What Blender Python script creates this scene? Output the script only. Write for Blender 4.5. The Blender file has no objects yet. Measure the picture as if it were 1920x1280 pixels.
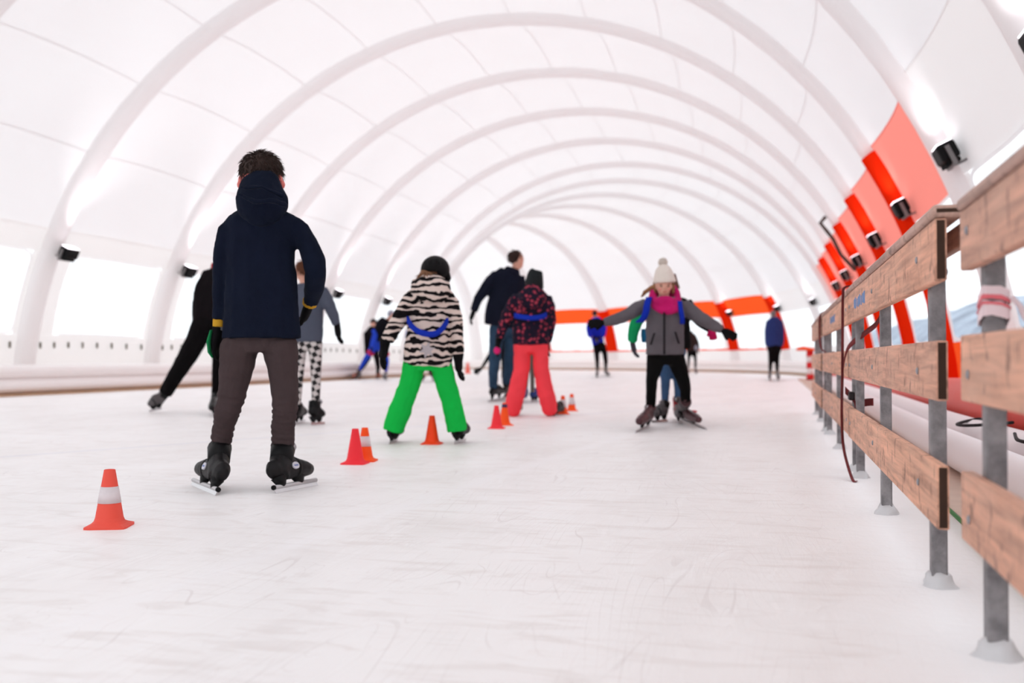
import bpy, bmesh, math, random
import numpy as np
from mathutils import Vector, Matrix, noise as mnoise
random.seed(7)
S = bpy.context.scene
C = S.collection

# ------------------------------------------------------------------ camera, sky, exposure
CAM_H, YAW, PITCH, FPX = 0.55, 0.25767, 0.01714, 1866.7
cam = bpy.data.cameras.new('camera'); co = bpy.data.objects.new('camera', cam); C.objects.link(co)
co.location = (0, 0, CAM_H)
co.rotation_euler = (math.pi/2 + PITCH, 0, YAW)
cam.sensor_width = 36; cam.lens = 35.0; cam.clip_end = 2000; cam.clip_start = .05
cam.dof.use_dof = True; cam.dof.focus_distance = 3.3; cam.dof.aperture_fstop = 2.4
S.camera = co
w = bpy.data.worlds.new('overcast'); S.world = w; w.use_nodes = True
bg = w.node_tree.nodes['Background']
bg.inputs[0].default_value = (.93, .97, 1.0, 1); bg.inputs[1].default_value = 1.4
S.view_settings.view_transform = 'Standard'
S.view_settings.look = 'None'
S.view_settings.gamma = 1.0
S.view_settings.use_curve_mapping = False
S.view_settings.exposure = 0.22
S.cycles.diffuse_bounces = 8
S.cycles.transmission_bounces = 10
S.cycles.transparent_max_bounces = 12
S.cycles.max_bounces = 14

FWD = Vector((-math.sin(YAW)*math.cos(PITCH), math.cos(YAW)*math.cos(PITCH), math.sin(PITCH)))
RGT = Vector((math.cos(YAW), math.sin(YAW), 0)); UPV = RGT.cross(FWD)
FH = Vector((-math.sin(YAW), math.cos(YAW), 0))
def ray(u, v): return FWD + RGT*((u-960)/FPX) + UPV*((640-v)/FPX)
def at(u, v, D): return Vector((0, 0, CAM_H)) + ray(u, v)*D
def ground(u, v, z=0.0):
    d = ray(u, v); return Vector((0, 0, CAM_H)) + d*((z-CAM_H)/d.z)

# ------------------------------------------------------------------ helpers
def lin(c):
    return tuple((x/12.92 if x <= .04045 else ((x+.055)/1.055)**2.4) for x in [k/255 for k in c[:3]]) + (1,)
MATS = {}
class NT:
    def __init__(s, m):
        m.use_nodes = True; s.t = m.node_tree; s.n = s.t.nodes; s.b = s.n.get('Principled BSDF'); s.out = s.n.get('Material Output')
    def add(s, typ, **kw):
        x = s.n.new(typ)
        for k, v in kw.items(): setattr(x, k, v)
        return x
    def link(s, a, b): s.t.links.new(a, b)
    def val(s, sock, v):
        if isinstance(v, (int, float, tuple)): sock.default_value = v
        else: s.link(v, sock)
    def math(s, op, a, b=0.0, clamp=False):
        x = s.add('ShaderNodeMath', operation=op, use_clamp=clamp); s.val(x.inputs[0], a); s.val(x.inputs[1], b); return x.outputs[0]
    def mix(s, f, a, b):
        x = s.add('ShaderNodeMix', data_type='RGBA'); s.val(x.inputs[0], f); s.val(x.inputs[6], a); s.val(x.inputs[7], b); return x.outputs[2]
    def coord(s, out='Object', scale=(1, 1, 1), rot=(0, 0, 0), loc=(0, 0, 0)):
        t = s.add('ShaderNodeTexCoord'); m = s.add('ShaderNodeMapping'); s.link(t.outputs[out], m.inputs[0])
        m.inputs['Scale'].default_value = scale; m.inputs['Rotation'].default_value = rot; m.inputs['Location'].default_value = loc
        return m.outputs[0]
    def noise(s, vec, scale, detail=3, rough=.5, dist=0):
        x = s.add('ShaderNodeTexNoise'); s.link(vec, x.inputs['Vector']); x.inputs['Scale'].default_value = scale
        x.inputs['Detail'].default_value = detail; x.inputs['Roughness'].default_value = rough; x.inputs['Distortion'].default_value = dist
        return x.outputs['Fac']
    def ramp(s, fac, stops, interp='LINEAR'):
        x = s.add('ShaderNodeValToRGB'); x.color_ramp.interpolation = interp
        e = x.color_ramp.elements
        e[0].position, e[0].color = stops[0]
        e[1].position, e[1].color = stops[1]
        for p, c in stops[2:]: k = e.new(p); k.color = c
        s.link(fac, x.inputs[0]); return x.outputs[0]
    def bump(s, h, strength, dist=.01):
        x = s.add('ShaderNodeBump'); x.inputs['Strength'].default_value = strength; x.inputs['Distance'].default_value = dist
        s.link(h, x.inputs['Height']); s.link(x.outputs[0], s.b.inputs['Normal'])
def G(v): return (v, v, v, 1)
def mat(name, col, rough=.85, metal=0., bump=None, var=0., spec=.3):
    if name in MATS: return MATS[name]
    m = bpy.data.materials.new(name); t = NT(m); MATS[name] = m
    b = t.b; c = lin(col)
    b.inputs['Base Color'].default_value = c
    b.inputs['Roughness'].default_value = rough; b.inputs['Metallic'].default_value = metal
    b.inputs['Specular IOR Level'].default_value = spec
    if bump or var:
        v = t.coord()
        n = t.noise(v, bump[0] if bump else 20, 4)
        if var:
            n2 = t.noise(v, 9, 3)
            k = t.math('ADD', t.math('MULTIPLY', n2, 2*var), 1-var)
            x = t.add('ShaderNodeVectorMath', operation='SCALE'); x.inputs[0].default_value = c[:3]; t.link(k, x.inputs[3])
            t.link(x.outputs[0], b.inputs['Base Color'])
        if bump: t.bump(n, bump[1], .004)
    return m
def cloth(name, col, var=.25): return mat(name, col, .95, bump=(160, .35), var=var, spec=.12)

def newobj(name, me, m=None, parent=None, smooth=False, loc=None):
    o = bpy.data.objects.new(name, me); C.objects.link(o)
    if m:
        for x in (m if isinstance(m, (list, tuple)) else [m]): me.materials.append(x)
    if parent: o.parent = parent
    if loc is not None: o.location = loc
    if smooth:
        me.polygons.foreach_set('use_smooth', [True]*len(me.polygons)); me.update()
    return o
def mesh(verts, faces, name='mesh'):
    me = bpy.data.meshes.new(name); me.from_pydata([tuple(v) for v in verts], [], faces); me.update(); return me
def empty(name, loc=(0, 0, 0), rz=0):
    o = bpy.data.objects.new(name, None); C.objects.link(o); o.location = loc; o.rotation_euler = (0, 0, rz); o.empty_display_size = .1; return o
def tag(o, label=None, cat=None, group=None, kind=None):
    if label: o['label'] = label
    if cat: o['category'] = cat
    if group: o['group'] = group
    if kind: o['kind'] = kind
    return o
def bm_mesh(bm, name='mesh'):
    bmesh.ops.recalc_face_normals(bm, faces=bm.faces)
    me = bpy.data.meshes.new(name); bm.to_mesh(me); bm.free(); return me
def box_bm(bm, x0, x1, y0, y1, z0, z1, bev=0.0, seg=2):
    r = bmesh.ops.create_cube(bm, size=1.0)
    for v in r['verts']:
        v.co = Vector(((x0+x1)/2+v.co.x*(x1-x0), (y0+y1)/2+v.co.y*(y1-y0), (z0+z1)/2+v.co.z*(z1-z0)))
    if bev:
        es = list({e for v in r['verts'] for e in v.link_edges})
        bmesh.ops.bevel(bm, geom=es, offset=bev, segments=seg, affect='EDGES', profile=.5)
def box(name, x0, x1, y0, y1, z0, z1, m, parent=None, bev=0.0, smooth=False):
    bm = bmesh.new(); box_bm(bm, x0, x1, y0, y1, z0, z1, bev); return newobj(name, bm_mesh(bm), m, parent, smooth)
def loft_data(rings, seg=14, ref=None, cap=0, dome=(0, 0)):
    """rings: (Vector centre, ra, rb); ra along lateral axis (tangent x ref), rb the other."""
    ref = ref or FH
    V, F = [], []; n = len(rings)
    fr = []
    for i, (c, ra, rb) in enumerate(rings):
        t = (rings[min(i+1, n-1)][0]-rings[max(i-1, 0)][0])
        t = t.normalized() if t.length > 1e-9 else Vector((0, 0, 1))
        a = t.cross(ref)
        if a.length < .15: a = t.cross(Vector((0, 0, 1))); 
        a.normalize()
        if fr and a.dot(fr[-1][1]) < 0: a = -a
        b = a.cross(t).normalized(); fr.append((t, a, b))
    L = []
    if dome[0]:
        c, ra, rb = rings[0]; t = fr[0][0]
        for q in (.95, .75, .4): L.append((c-t*dome[0]*q, fr[0], ra*math.sqrt(1-q*q), rb*math.sqrt(1-q*q)))
    for (c, ra, rb), f in zip(rings, fr): L.append((c, f, ra, rb))
    if dome[1]:
        c, ra, rb = rings[-1]; t = fr[-1][0]
        for q in (.4, .75, .95): L.append((c+t*dome[1]*q, fr[-1], ra*math.sqrt(1-q*q), rb*math.sqrt(1-q*q)))
    for c, (t, a, b), ra, rb in L:
        for k in range(seg):
            th = 2*math.pi*k/seg; V.append(c+a*(ra*math.cos(th))+b*(rb*math.sin(th)))
    for i in range(len(L)-1):
        for k in range(seg):
            F.append((i*seg+k, i*seg+(k+1) % seg, (i+1)*seg+(k+1) % seg, (i+1)*seg+k))
    F.append(tuple(range(seg))[::-1]); F.append(tuple((len(L)-1)*seg+k for k in range(seg)))
    return V, F
def ellipsoid(c, rx, ry, rz, ax=None, seg=16, rg=10):
    ax = ax or (RGT, FH, Vector((0, 0, 1)))
    V, F = [c-ax[2]*rz], []
    for i in range(1, rg):
        p = -math.pi/2+math.pi*i/rg
        for k in range(seg):
            t = 2*math.pi*k/seg
            V.append(c+ax[0]*(rx*math.cos(p)*math.cos(t))+ax[1]*(ry*math.cos(p)*math.sin(t))+ax[2]*(rz*math.sin(p)))
    V.append(c+ax[2]*rz)
    for k in range(seg): F.append((0, 1+(k+1) % seg, 1+k))
    for i in range(rg-2):
        for k in range(seg): F.append((1+i*seg+k, 1+i*seg+(k+1) % seg, 1+(i+1)*seg+(k+1) % seg, 1+(i+1)*seg+k))
    e = len(V)-1
    for k in range(seg): F.append((e, 1+(rg-2)*seg+k, 1+(rg-2)*seg+(k+1) % seg))
    return V, F
def join(datas):
    V, F = [], []
    for v, f in datas:
        o = len(V); V += list(v); F += [tuple(i+o for i in q) for q in f]
    return V, F
TEX = {}
def clouds(size):
    if size not in TEX:
        t = bpy.data.textures.new('folds', 'CLOUDS'); t.noise_scale = size; t.noise_depth = 2; TEX[size] = t
    return TEX[size]
def remesh(name, datas, m, parent, base, voxel, smooth=4, disp=0., dsize=.08):
    V, F = join(datas)
    me = mesh([v-base for v in V], F)
    bm = bmesh.new(); bm.from_mesh(me); bmesh.ops.recalc_face_normals(bm, faces=bm.faces); bm.to_mesh(me); bm.free()
    o = bpy.data.objects.new('work', me); C.objects.link(o)
    r = o.modifiers.new('r', 'REMESH'); r.mode = 'VOXEL'; r.voxel_size = voxel; r.use_smooth_shade = True
    if smooth: s = o.modifiers.new('s', 'SMOOTH'); s.factor = .5; s.iterations = smooth
    if disp:
        d = o.modifiers.new('d', 'DISPLACE'); d.texture = clouds(dsize); d.strength = disp; d.mid_level = .5; d.texture_coords = 'LOCAL'
    dg = bpy.context.evaluated_depsgraph_get()
    me2 = bpy.data.meshes.new_from_object(o.evaluated_get(dg))
    bpy.data.objects.remove(o); bpy.data.meshes.remove(me)
    me2.materials.clear()
    return newobj(name, me2, m, parent, True)
def direct(name, datas, m, parent=None, base=Vector((0, 0, 0)), smooth=True):
    V, F = join(datas)
    me = mesh([v-base for v in V], F)
    bm = bmesh.new(); bm.from_mesh(me); bmesh.ops.recalc_face_normals(bm, faces=bm.faces); bm.to_mesh(me); bm.free()
    return newobj(name, me, m, parent, smooth)
def tube_data(pts, r, seg=8):
    return loft_data([(Vector(p), r, r) for p in pts], seg, Vector((.31, .2, .93)))

# ------------------------------------------------------------------ setting materials
def fabric(name, col, trans, tcol=None, rough_var=True):
    m = bpy.data.materials.new(name); t = NT(m); t.n.remove(t.b)
    d = t.add('ShaderNodeBsdfDiffuse'); d.inputs[0].default_value = lin(col)
    tr = t.add('ShaderNodeBsdfTranslucent'); tr.inputs[0].default_value = lin(tcol or col)
    x = t.add('ShaderNodeMixShader'); x.inputs[0].default_value = trans
    if rough_var:
        v = t.coord('Object'); n = t.noise(v, .9, 2)
        t.link(t.math('ADD', t.math('MULTIPLY', n, .08), trans-.04), x.inputs[0])
    t.link(d.outputs[0], x.inputs[1]); t.link(tr.outputs[0], x.inputs[2]); t.link(x.outputs[0], t.out.inputs[0])
    return m
M_roof = fabric('white_membrane', (247, 246, 246), .27)
M_rib = fabric('white_beam_fabric', (246, 243, 243), .265)
M_wall = fabric('white_wall_fabric', (246, 243, 241), .31)
M_orange = fabric('orange_membrane', (252, 146, 132), .5, (255, 150, 136))
M_orange2 = fabric('deep_orange_membrane', (252, 78, 30), .45, (255, 100, 45))
M_redsl = fabric('red_beam_sleeve', (238, 50, 16), .36, (248, 66, 20))
def pane_mat(milk):
    m = bpy.data.materials.new('frosted_film'); t = NT(m); t.n.remove(t.b)
    a = t.add('ShaderNodeBsdfTransparent'); a.inputs[0].default_value = (.95, .97, .98, 1)
    b = t.add('ShaderNodeBsdfTranslucent'); b.inputs[0].default_value = (.93, .96, .98, 1)
    x = t.add('ShaderNodeMixShader'); x.inputs[0].default_value = milk
    t.link(a.outputs[0], x.inputs[1]); t.link(b.outputs[0], x.inputs[2]); t.link(x.outputs[0], t.out.inputs[0]); return m
M_paneL = pane_mat(.5); M_paneR = pane_mat(.2)

# lighter stripe scuffed into the ice: X as a quadratic in Y
pp = [ground(*q) for q in ((0, 1228), (260, 1120), (520, 1026), (800, 932), (1040, 862), (1230, 800))]
cf = np.polyfit([p.y for p in pp], [p.x for p in pp], 2)
pb = [ground(*q) for q in ((0, 858), (200, 842), (430, 822), (640, 812))]
cb = np.polyfit([p.y for p in pb], [p.x for p in pb], 1)
def ice_mat():
    m = bpy.data.materials.new('scratched_ice'); t = NT(m)
    v = t.coord('Object')
    sep = t.add('ShaderNodeSeparateXYZ'); t.link(v, sep.inputs[0]); X, Y = sep.outputs[0], sep.outputs[1]
    big = t.noise(t.coord('Object', (1.1, .5, 1), (0, 0, .5)), 1.5, 6, .62, .6)
    fine = t.noise(t.coord('Object', (7, 1.6, 1), (0, 0, .75)), 2.2, 5, .65, .8)
    fine2 = t.noise(t.coord('Object', (2.0, 8, 1), (0, 0, .35)), 1.7, 5, .6, 1.2)
    c = t.ramp(big, [(.3, lin((243, 239, 238))), (.72, lin((255, 253, 253)))])
    c = t.mix(t.math('MULTIPLY', t.ramp(fine, [(.52, G(0)), (.68, G(1))]), .7), c, lin((253, 251, 251)))
    c = t.mix(t.math('MULTIPLY', t.ramp(fine2, [(.32, G(1)), (.49, G(0))]), .75), c, lin((237, 231, 229)))
    # skate scratches: thin contour lines of warped noise
    for sc, rz, st, seedx in ((1.1, .3, .42, 3.1), (1.9, 1.2, .32, 9.7), (.7, .9, .4, 17.3)):
        n = t.noise(t.coord('Object', (3.4, .34, 1), (0, 0, rz), (seedx, seedx*.3, 0)), sc, 1.5, .4, .3)
        fr = t.math('FRACT', t.math('MULTIPLY', n, 34))
        ln = t.math('LESS_THAN', t.math('ABSOLUTE', t.math('SUBTRACT', fr, .5)), .03)
        mk = t.ramp(t.noise(t.coord('Object', (1, 1, 1), (0, 0, rz), (seedx, 0, 0)), 2.6, 3), [(.46, G(0)), (.62, G(1))])
        c = t.mix(t.math('MULTIPLY', t.math('MULTIPLY', ln, mk), st), c, lin((222, 214, 213)))
    # scuffed line
    poly = t.math('ADD', t.math('MULTIPLY', t.math('ADD', t.math('MULTIPLY', Y, float(cf[0])), float(cf[1])), Y), float(cf[2]))
    dd = t.math('ABSOLUTE', t.math('SUBTRACT', X, poly))
    wob = t.math('ADD', .02, t.math('MULTIPLY', t.noise(v, 5, 4, .7), .13))
    lm = t.math('SUBTRACT', 1.0, t.math('DIVIDE', dd, wob), True)
    lm = t.math('MULTIPLY', lm, t.math('LESS_THAN', Y, 8.6))
    c = t.mix(t.math('MULTIPLY', lm, .6, True), c, lin((253, 251, 252)))
    d2 = t.math('ABSOLUTE', t.math('SUBTRACT', X, t.math('ADD', t.math('MULTIPLY', Y, float(cb[0])), float(cb[1]))))
    l2 = t.math('SUBTRACT', 1.0, t.math('DIVIDE', d2, .05), True)
    c = t.mix(t.math('MULTIPLY', l2, .18), c, lin((150, 165, 215)))
    # snow frost along the barrier
    fx = t.ramp(t.math('ADD', X, t.math('MULTIPLY', t.noise(v, 3.5, 5, .65), .34)), [(.28, G(0)), (.46, G(1))])
    c = t.mix(t.math('MULTIPLY', fx, .75), c, lin((252, 250, 251)))
    t.link(c, t.b.inputs['Base Color'])
    rr = t.math('ADD', .34, t.math('MULTIPLY', fine, .3))
    t.link(t.math('ADD', rr, t.math('MULTIPLY', fx, .3)), t.b.inputs['Roughness'])
    t.b.inputs['Specular IOR Level'].default_value = .3
    t.bump(t.math('ADD', t.math('ADD', fine, t.math('MULTIPLY', fine2, .6)), t.math('MULTIPLY', fx, t.noise(v, 30, 4))), .16, .02)
    return m

# ------------------------------------------------------------------ floor and outside
def grid_obj(name, x0, x1, y0, y1, z, m, n=1, parent=None):
    bm = bmesh.new(); bmesh.ops.create_grid(bm, x_segments=n, y_segments=n, size=.5)
    for v in bm.verts: v.co = Vector(((x0+x1)/2+v.co.x*(x1-x0), (y0+y1)/2+v.co.y*(y1-y0), z))
    return newobj(name, bm_mesh(bm), m, parent)
fl = grid_obj('floor', -34, 2.6, -9, 56, 0, ice_mat()); tag(fl, kind='structure')
snow = mat('outdoor_snow', (232, 236, 242), .9)
gr = grid_obj('snow_ground', -400, 400, -300, 500, -.12, snow); tag(gr, kind='structure')
def hill_mat():
    m = bpy.data.materials.new('wooded_hill'); t = NT(m); v = t.coord('Object')
    c = t.ramp(t.noise(v, .16, 6, .7), [(.35, lin((66, 80, 102))), (.62, lin((168, 180, 198)))])
    t.link(c, t.b.inputs['Base Color']); t.b.inputs['Roughness'].default_value = 1; return m
def hills(x, name):
    V, F = [], []; n = 40
    for i in range(n+1):
        y = -60+420*i/n
        for j, (fx, fz) in enumerate(((0, 0), (5, .5), (11, .85), (24, 1.0), (40, .95))):
            h = (9.5+2.2*mnoise.noise(Vector((y*.03, x, 0))))*fz
            V.append((x+fx+1.5*mnoise.noise(Vector((y*.08, j, x))), y, -.2+h))
    for i in range(n):
        for j in range(4): F.append((i*5+j, i*5+j+1, i*5+6+j, i*5+5+j))
    o = newobj(name, mesh(V, F), MATS.setdefault('hill', None) or hill_mat(), None, True); tag(o, kind='structure'); return o
hills(15, 'hill')
ply = mat('pale_plywood', (214, 190, 176), .8, bump=(40, .2), var=.12)
st = box('boardwalk', .60, 1.98, -6, 27.5, -.01, .022, ply); st['kind'] = 'structure'

# ------------------------------------------------------------------ the tent: a tunnel of arches that bends left at its far end
CX, R0, ZC, S0, BR = -4.73, 6.9, -.41, 30.15, 14.2
def frame(s):
    if s <= S0: return Vector((CX, s, 0)), Vector((1, 0, 0))
    t = (s-S0)/BR
    return Vector((CX-BR+BR*math.cos(t), S0+BR*math.sin(t), 0)), Vector((math.cos(t), math.sin(t), 0))
def tun(s, phi, r=0.0):
    c, n = frame(s); R = R0+r
    return c+n*(R*math.cos(phi))+Vector((0, 0, ZC+R*math.sin(phi)))
def phi_z(z): return math.asin((z-ZC)/R0)
ribS = [S0-3.35*k for k in range(11, -1, -1)] + [S0+BR*.2*k for k in range(1, 10)]
ceiling = empty('ceiling'); ceiling['kind'] = 'structure'
wallL = empty('wall_left'); wallL['kind'] = 'structure'
wallR = empty('wall_right'); wallR['kind'] = 'structure'
HALF = .21
def patch(name, m, parent, s0, s1, p0, p1, ns=8, npn=3, bulge=.17, off=0., thick=0., q0=0., q1=1.):
    """membrane panel between two beams; q0..q1 the share of the bay it spans"""
    V, F = [], []
    for i in range(ns+1):
        q = q0+(q1-q0)*i/ns; s = s0+(s1-s0)*q
        b = bulge*(math.sin(math.pi*max(0., min(1., q)))**.75)
        for j in range(npn+1):
            p = p0+(p1-p0)*j/npn
            bb = .035*math.sin(math.pi*j/npn)
            V.append(tun(s, p, b+off+bb*(b/bulge if bulge else 0)))
    w_ = npn+1
    for i in range(ns):
        for j in range(npn): F.append((i*w_+j, i*w_+j+1, (i+1)*w_+j+1, (i+1)*w_+j))
    return newobj(name, mesh(V, F), m, parent, True)
def rib(s, p0, p1, m, parent, name='rib', infl=0., seg=64):
    V, F = [], []; k = 9
    for i in range(seg+1):
        p = p0+(p1-p0)*i/seg
        for j in range(k):
            a = math.pi*j/(k-1)
            V.append(tun(s+(HALF+infl)*math.cos(a), p, .05-(.15+infl)*math.sin(a)**.8))
    for i in range(seg):
        for j in range(k-1): F.append((i*k+j, i*k+j+1, (i+1)*k+j+1, (i+1)*k+j))
    return newobj(name, mesh(V, F), m, parent, True)
Pz = phi_z
NROOF = 11
win_n = 0
QA, QB, ZWT = .20, .91, 2.22
M_frame = fabric('white_window_hem', (248, 246, 245), .33)
def window(s0, s1, left, n, zlo):
    pa, pb = Pz(zlo), Pz(ZWT)
    q0, q1 = QA, QB
    g = (lambda p: math.pi-p) if left else (lambda p: p)
    pane = patch('window_%d' % n, M_paneL if left else M_paneR, None, s0, s1, g(pa), g(pb), 8, 4, .17, 0, 0, q0, q1); pane['kind'] = 'structure'
    # hem strip around the film
    V, F = [], []; N = 40
    for i in range(N):
        t = 2*math.pi*i/N; c_, s_ = math.cos(t), math.sin(t)
        sq = lambda v, e: math.copysign(abs(v)**e, v)
        for k in (0, 1):
            ru, rv = ((q1-q0)/2*(1.0-.03*k), .5*(1-.05*k))
            e = .14
            q = (q0+q1)/2+ru*sq(c_, e)
            zf = pa+(pb-pa)*(.5+rv*sq(s_, e))
            b = .17*(math.sin(math.pi*q)**.75)
            V.append(tun(s0+(s1-s0)*q, g(zf), b-.02))
    for i in range(N):
        j = (i+1) % N; F.append((i*2, j*2, j*2+1, i*2+1))
    newobj('hem', mesh(V, F), M_frame, pane, True)
    return pane
for bi in range(len(ribS)-1):
    s0, s1 = ribS[bi], ribS[bi+1]
    bend = s0 >= S0-.01
    kb = bi-11                      # bend bay number
    orange = (9.5 < s0 < S0-1) or (bend and 2 <= kb <= 5)
    hz_r, hz_l = (2.9 if bend else 3.2), 2.58; zlo_r = .92 if bend else .74
    # roof panels, overlapping a little at the seams
    pR, pL = Pz(hz_r), math.pi-Pz(hz_l)
    for k in range(NROOF):
        a, b = pR+(pL-pR)*k/NROOF, pR+(pL-pR)*(k+1)/NROOF
        patch('roof_panel', M_roof, ceiling, s0, s1, a-.0024, b+.0024, 8, 3, .17, .004*(k % 2))
    # headers
    mo = M_orange if not bend else M_orange2
    patch('header_panel', mo if orange else M_wall, wallR, s0, s1, Pz(ZWT), Pz(hz_r), 8, 3, .17, -.004)
    patch('header_panel', M_wall, wallL, s0, s1, math.pi-Pz(ZWT), math.pi-Pz(hz_l), 8, 3, .13, -.004)
    # lower wall
    lowm = M_orange2 if (orange and not bend) or (5 < s0 < 9.7) else M_wall
    patch('lower_panel', lowm if not bend else M_wall, wallR, s0, s1, Pz(-.05), Pz(zlo_r), 8, 3, .17, -.004)
    patch('lower_panel', M_wall, wallL, s0, s1, math.pi-Pz(-.05), math.pi-Pz(.92), 8, 3, .17, -.004)
    # window cheeks and the film
    for left, par in ((False, wallR), (True, wallL)):
        g = (lambda p: math.pi-p) if left else (lambda p: p)
        zl = .92 if left else zlo_r
        for qa, qb in ((0, QA), (QB, 1)):
            patch('window_cheek', M_wall, par, s0, s1, g(Pz(zl)), g(Pz(ZWT)), 3, 4, .17, 0, 0, qa, qb)
        if s0 > 0 and not (left and bend and kb > 3):
            win_n += 1; window(s0, s1, left, win_n, zl)
        else:
            patch('window_cheek', M_wall, par, s0, s1, g(Pz(zl)), g(Pz(ZWT)), 6, 4, .17, 0, 0, QA, QB)
    # orange sill line on the bend
    if orange and bend:
        patch('sill_strip', M_orange2, wallR, s0, s1, Pz(.88), Pz(.955), 8, 1, .17, -.03)
for i, s in enumerate(ribS):
    rib(s, Pz(-.05), math.pi-Pz(-.05), M_rib, ceiling)
    bend = s >= S0-.01
    kb = i-11
    if (12 < s < S0-.1) or (bend and 2 <= kb <= 6):
        rib(s, Pz(.02 if not bend else .9), Pz(2.85 if bend else 3.14), M_redsl, wallR, 'rib_sleeve', .018, 16)
# dark lacing toggles under the left windows
tog = mat('dark_toggle', (96, 86, 70), .8)
bm = bmesh.new(); box_bm(bm, -.012, .012, -.018, .018, -.05, .05, .006, 1); togme = bm_mesh(bm); togme.materials.append(tog)
for bi in range(len(ribS)-1):
    s0, s1 = ribS[bi], ribS[bi+1]
    if not (9 < s0 < S0-.5): continue
    for k in range(8):
        q = .1+.8*k/7; b = .17*(math.sin(math.pi*q)**.75)
        o = newobj('toggle', togme, None, wallL); o.location = tun(s0+(s1-s0)*q, math.pi-Pz(.76), b-.03)
    q = .5
cord_m = mat('grey_lacing', (200, 192, 184), .9)

# inflatable bumpers round the rink, with a timber kerb under them
M_bump = mat('white_pvc_bumper', (246, 240, 238), .5, bump=(3, .25), spec=.4)
M_kerb = mat('bare_timber_kerb', (196, 160, 128), .8, var=.2)
def run_left(s, d=0.0):
    c, n = frame(s); return c+n*(-(5.95+.22+d))
def run_right(s, d=0.0):
    c, n = frame(s); return c+n*(5.8+.22+d)
def sweep(name, m, parent, path, ss, prof):
    V, F = [], []; k = len(prof)
    for s in ss:
        for d, z in prof:
            p = path(s, d); V.append((p.x, p.y, z))
    for i in range(len(ss)-1):
        for j in range(k): F.append((i*k+j, i*k+(j+1) % k, (i+1)*k+(j+1) % k, (i+1)*k+j))
    F.append(tuple(range(k))); F.append(tuple((len(ss)-1)*k+j for j in range(k))[::-1])
    me = mesh(V, F); bm = bmesh.new(); bm.from_mesh(me); bmesh.ops.recalc_face_normals(bm, faces=bm.faces); bm.to_mesh(me); bm.free()
    return newobj(name, me, m, parent, True)
def circ(cx, cz, r, rz, n=14): return [(cx+r*math.cos(2*math.pi*i/n), cz+rz*math.sin(2*math.pi*i/n)) for i in range(n)]
def bumper(path, sa, sb, label):
    t = empty('rink_bumper', path(sa)); tag(t, label, 'bumper', 'inflatable rink bumpers')
    inv = -Vector(path(sa))
    n = max(4, int((sb-sa)/.9)); ss = [sa+(sb-sa)*i/n for i in range(n+1)]
    f = lambda s, d: path(s, d)+inv
    sweep('lower_tube', M_bump, t, f, ss, circ(.0, .145, .22, .125))
    sweep('upper_tube', M_bump, t, f, ss, circ(.03, .345, .21, .115))
    sweep('kerb', M_kerb, t, f, ss, [(-.26, 0), (.2, 0), (.2, .03), (-.26, .03)])
    return t
bumper(run_left, -3, S0+BR*1.3, 'long white inflatable bumper at the foot of the left wall windows')
bumper(run_right, 27.2, S0+BR*1.8, 'white inflatable bumper curving round the far end below the orange band')

# ------------------------------------------------------------------ floodlights on the beams
M_blk = mat('black_lamp_housing', (10, 9, 11), .6, spec=.15)
M_grey = mat('grey_bracket', (120, 116, 116), .5, .6)
def emis(name, col, st):
    m = bpy.data.materials.new(name); t = NT(m); t.b.inputs['Base Color'].default_value = lin(col)
    t.b.inputs['Emission Color'].default_value = lin(col); t.b.inputs['Emission Strength'].default_value = st; return m
M_lens = emis('lit_lamp_glass', (255, 248, 255), 2.5)
M_refl = mat('magenta_led_reflection', (200, 20, 110), .4)  # LED reflection on the black housing, painted as a plain magenta disc
LAMPS = {}
bm = bmesh.new(); box_bm(bm, -.085, .085, -.15, .15, -.10, .07, .03, 2)
for k in range(5): box_bm(bm, -.07, .07, -.11+.05*k, -.095+.05*k, -.135, -.10)
lamp_house = bm_mesh(bm); lamp_house.materials.append(M_blk)
bm = bmesh.new(); box_bm(bm, -.07, .07, -.13, .13, .068, .078, .004, 1); lamp_lens = bm_mesh(bm); lamp_lens.materials.append(M_lens)
bm = bmesh.new(); box_bm(bm, -.02, .02, -.175, -.155, -.13, .03); box_bm(bm, -.02, .02, .155, .175, -.13, .03); box_bm(bm, -.02, .02, -.175, .175, -.155, -.13); box_bm(bm, -.2, -.0, -.02, .02, -.155, -.135)
lamp_brk = bm_mesh(bm); lamp_brk.materials.append(M_grey)
bm = bmesh.new(); bmesh.ops.create_circle(bm, cap_ends=True, radius=.026, segments=12); bmesh.ops.rotate(bm, verts=bm.verts, matrix=Matrix.Rotation(math.pi/2, 3, 'X'))
bmesh.ops.translate(bm, verts=bm.verts, vec=(.01, -.152, -.03)); lamp_refl = bm_mesh(bm); lamp_refl.materials.append(M_refl)
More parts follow.
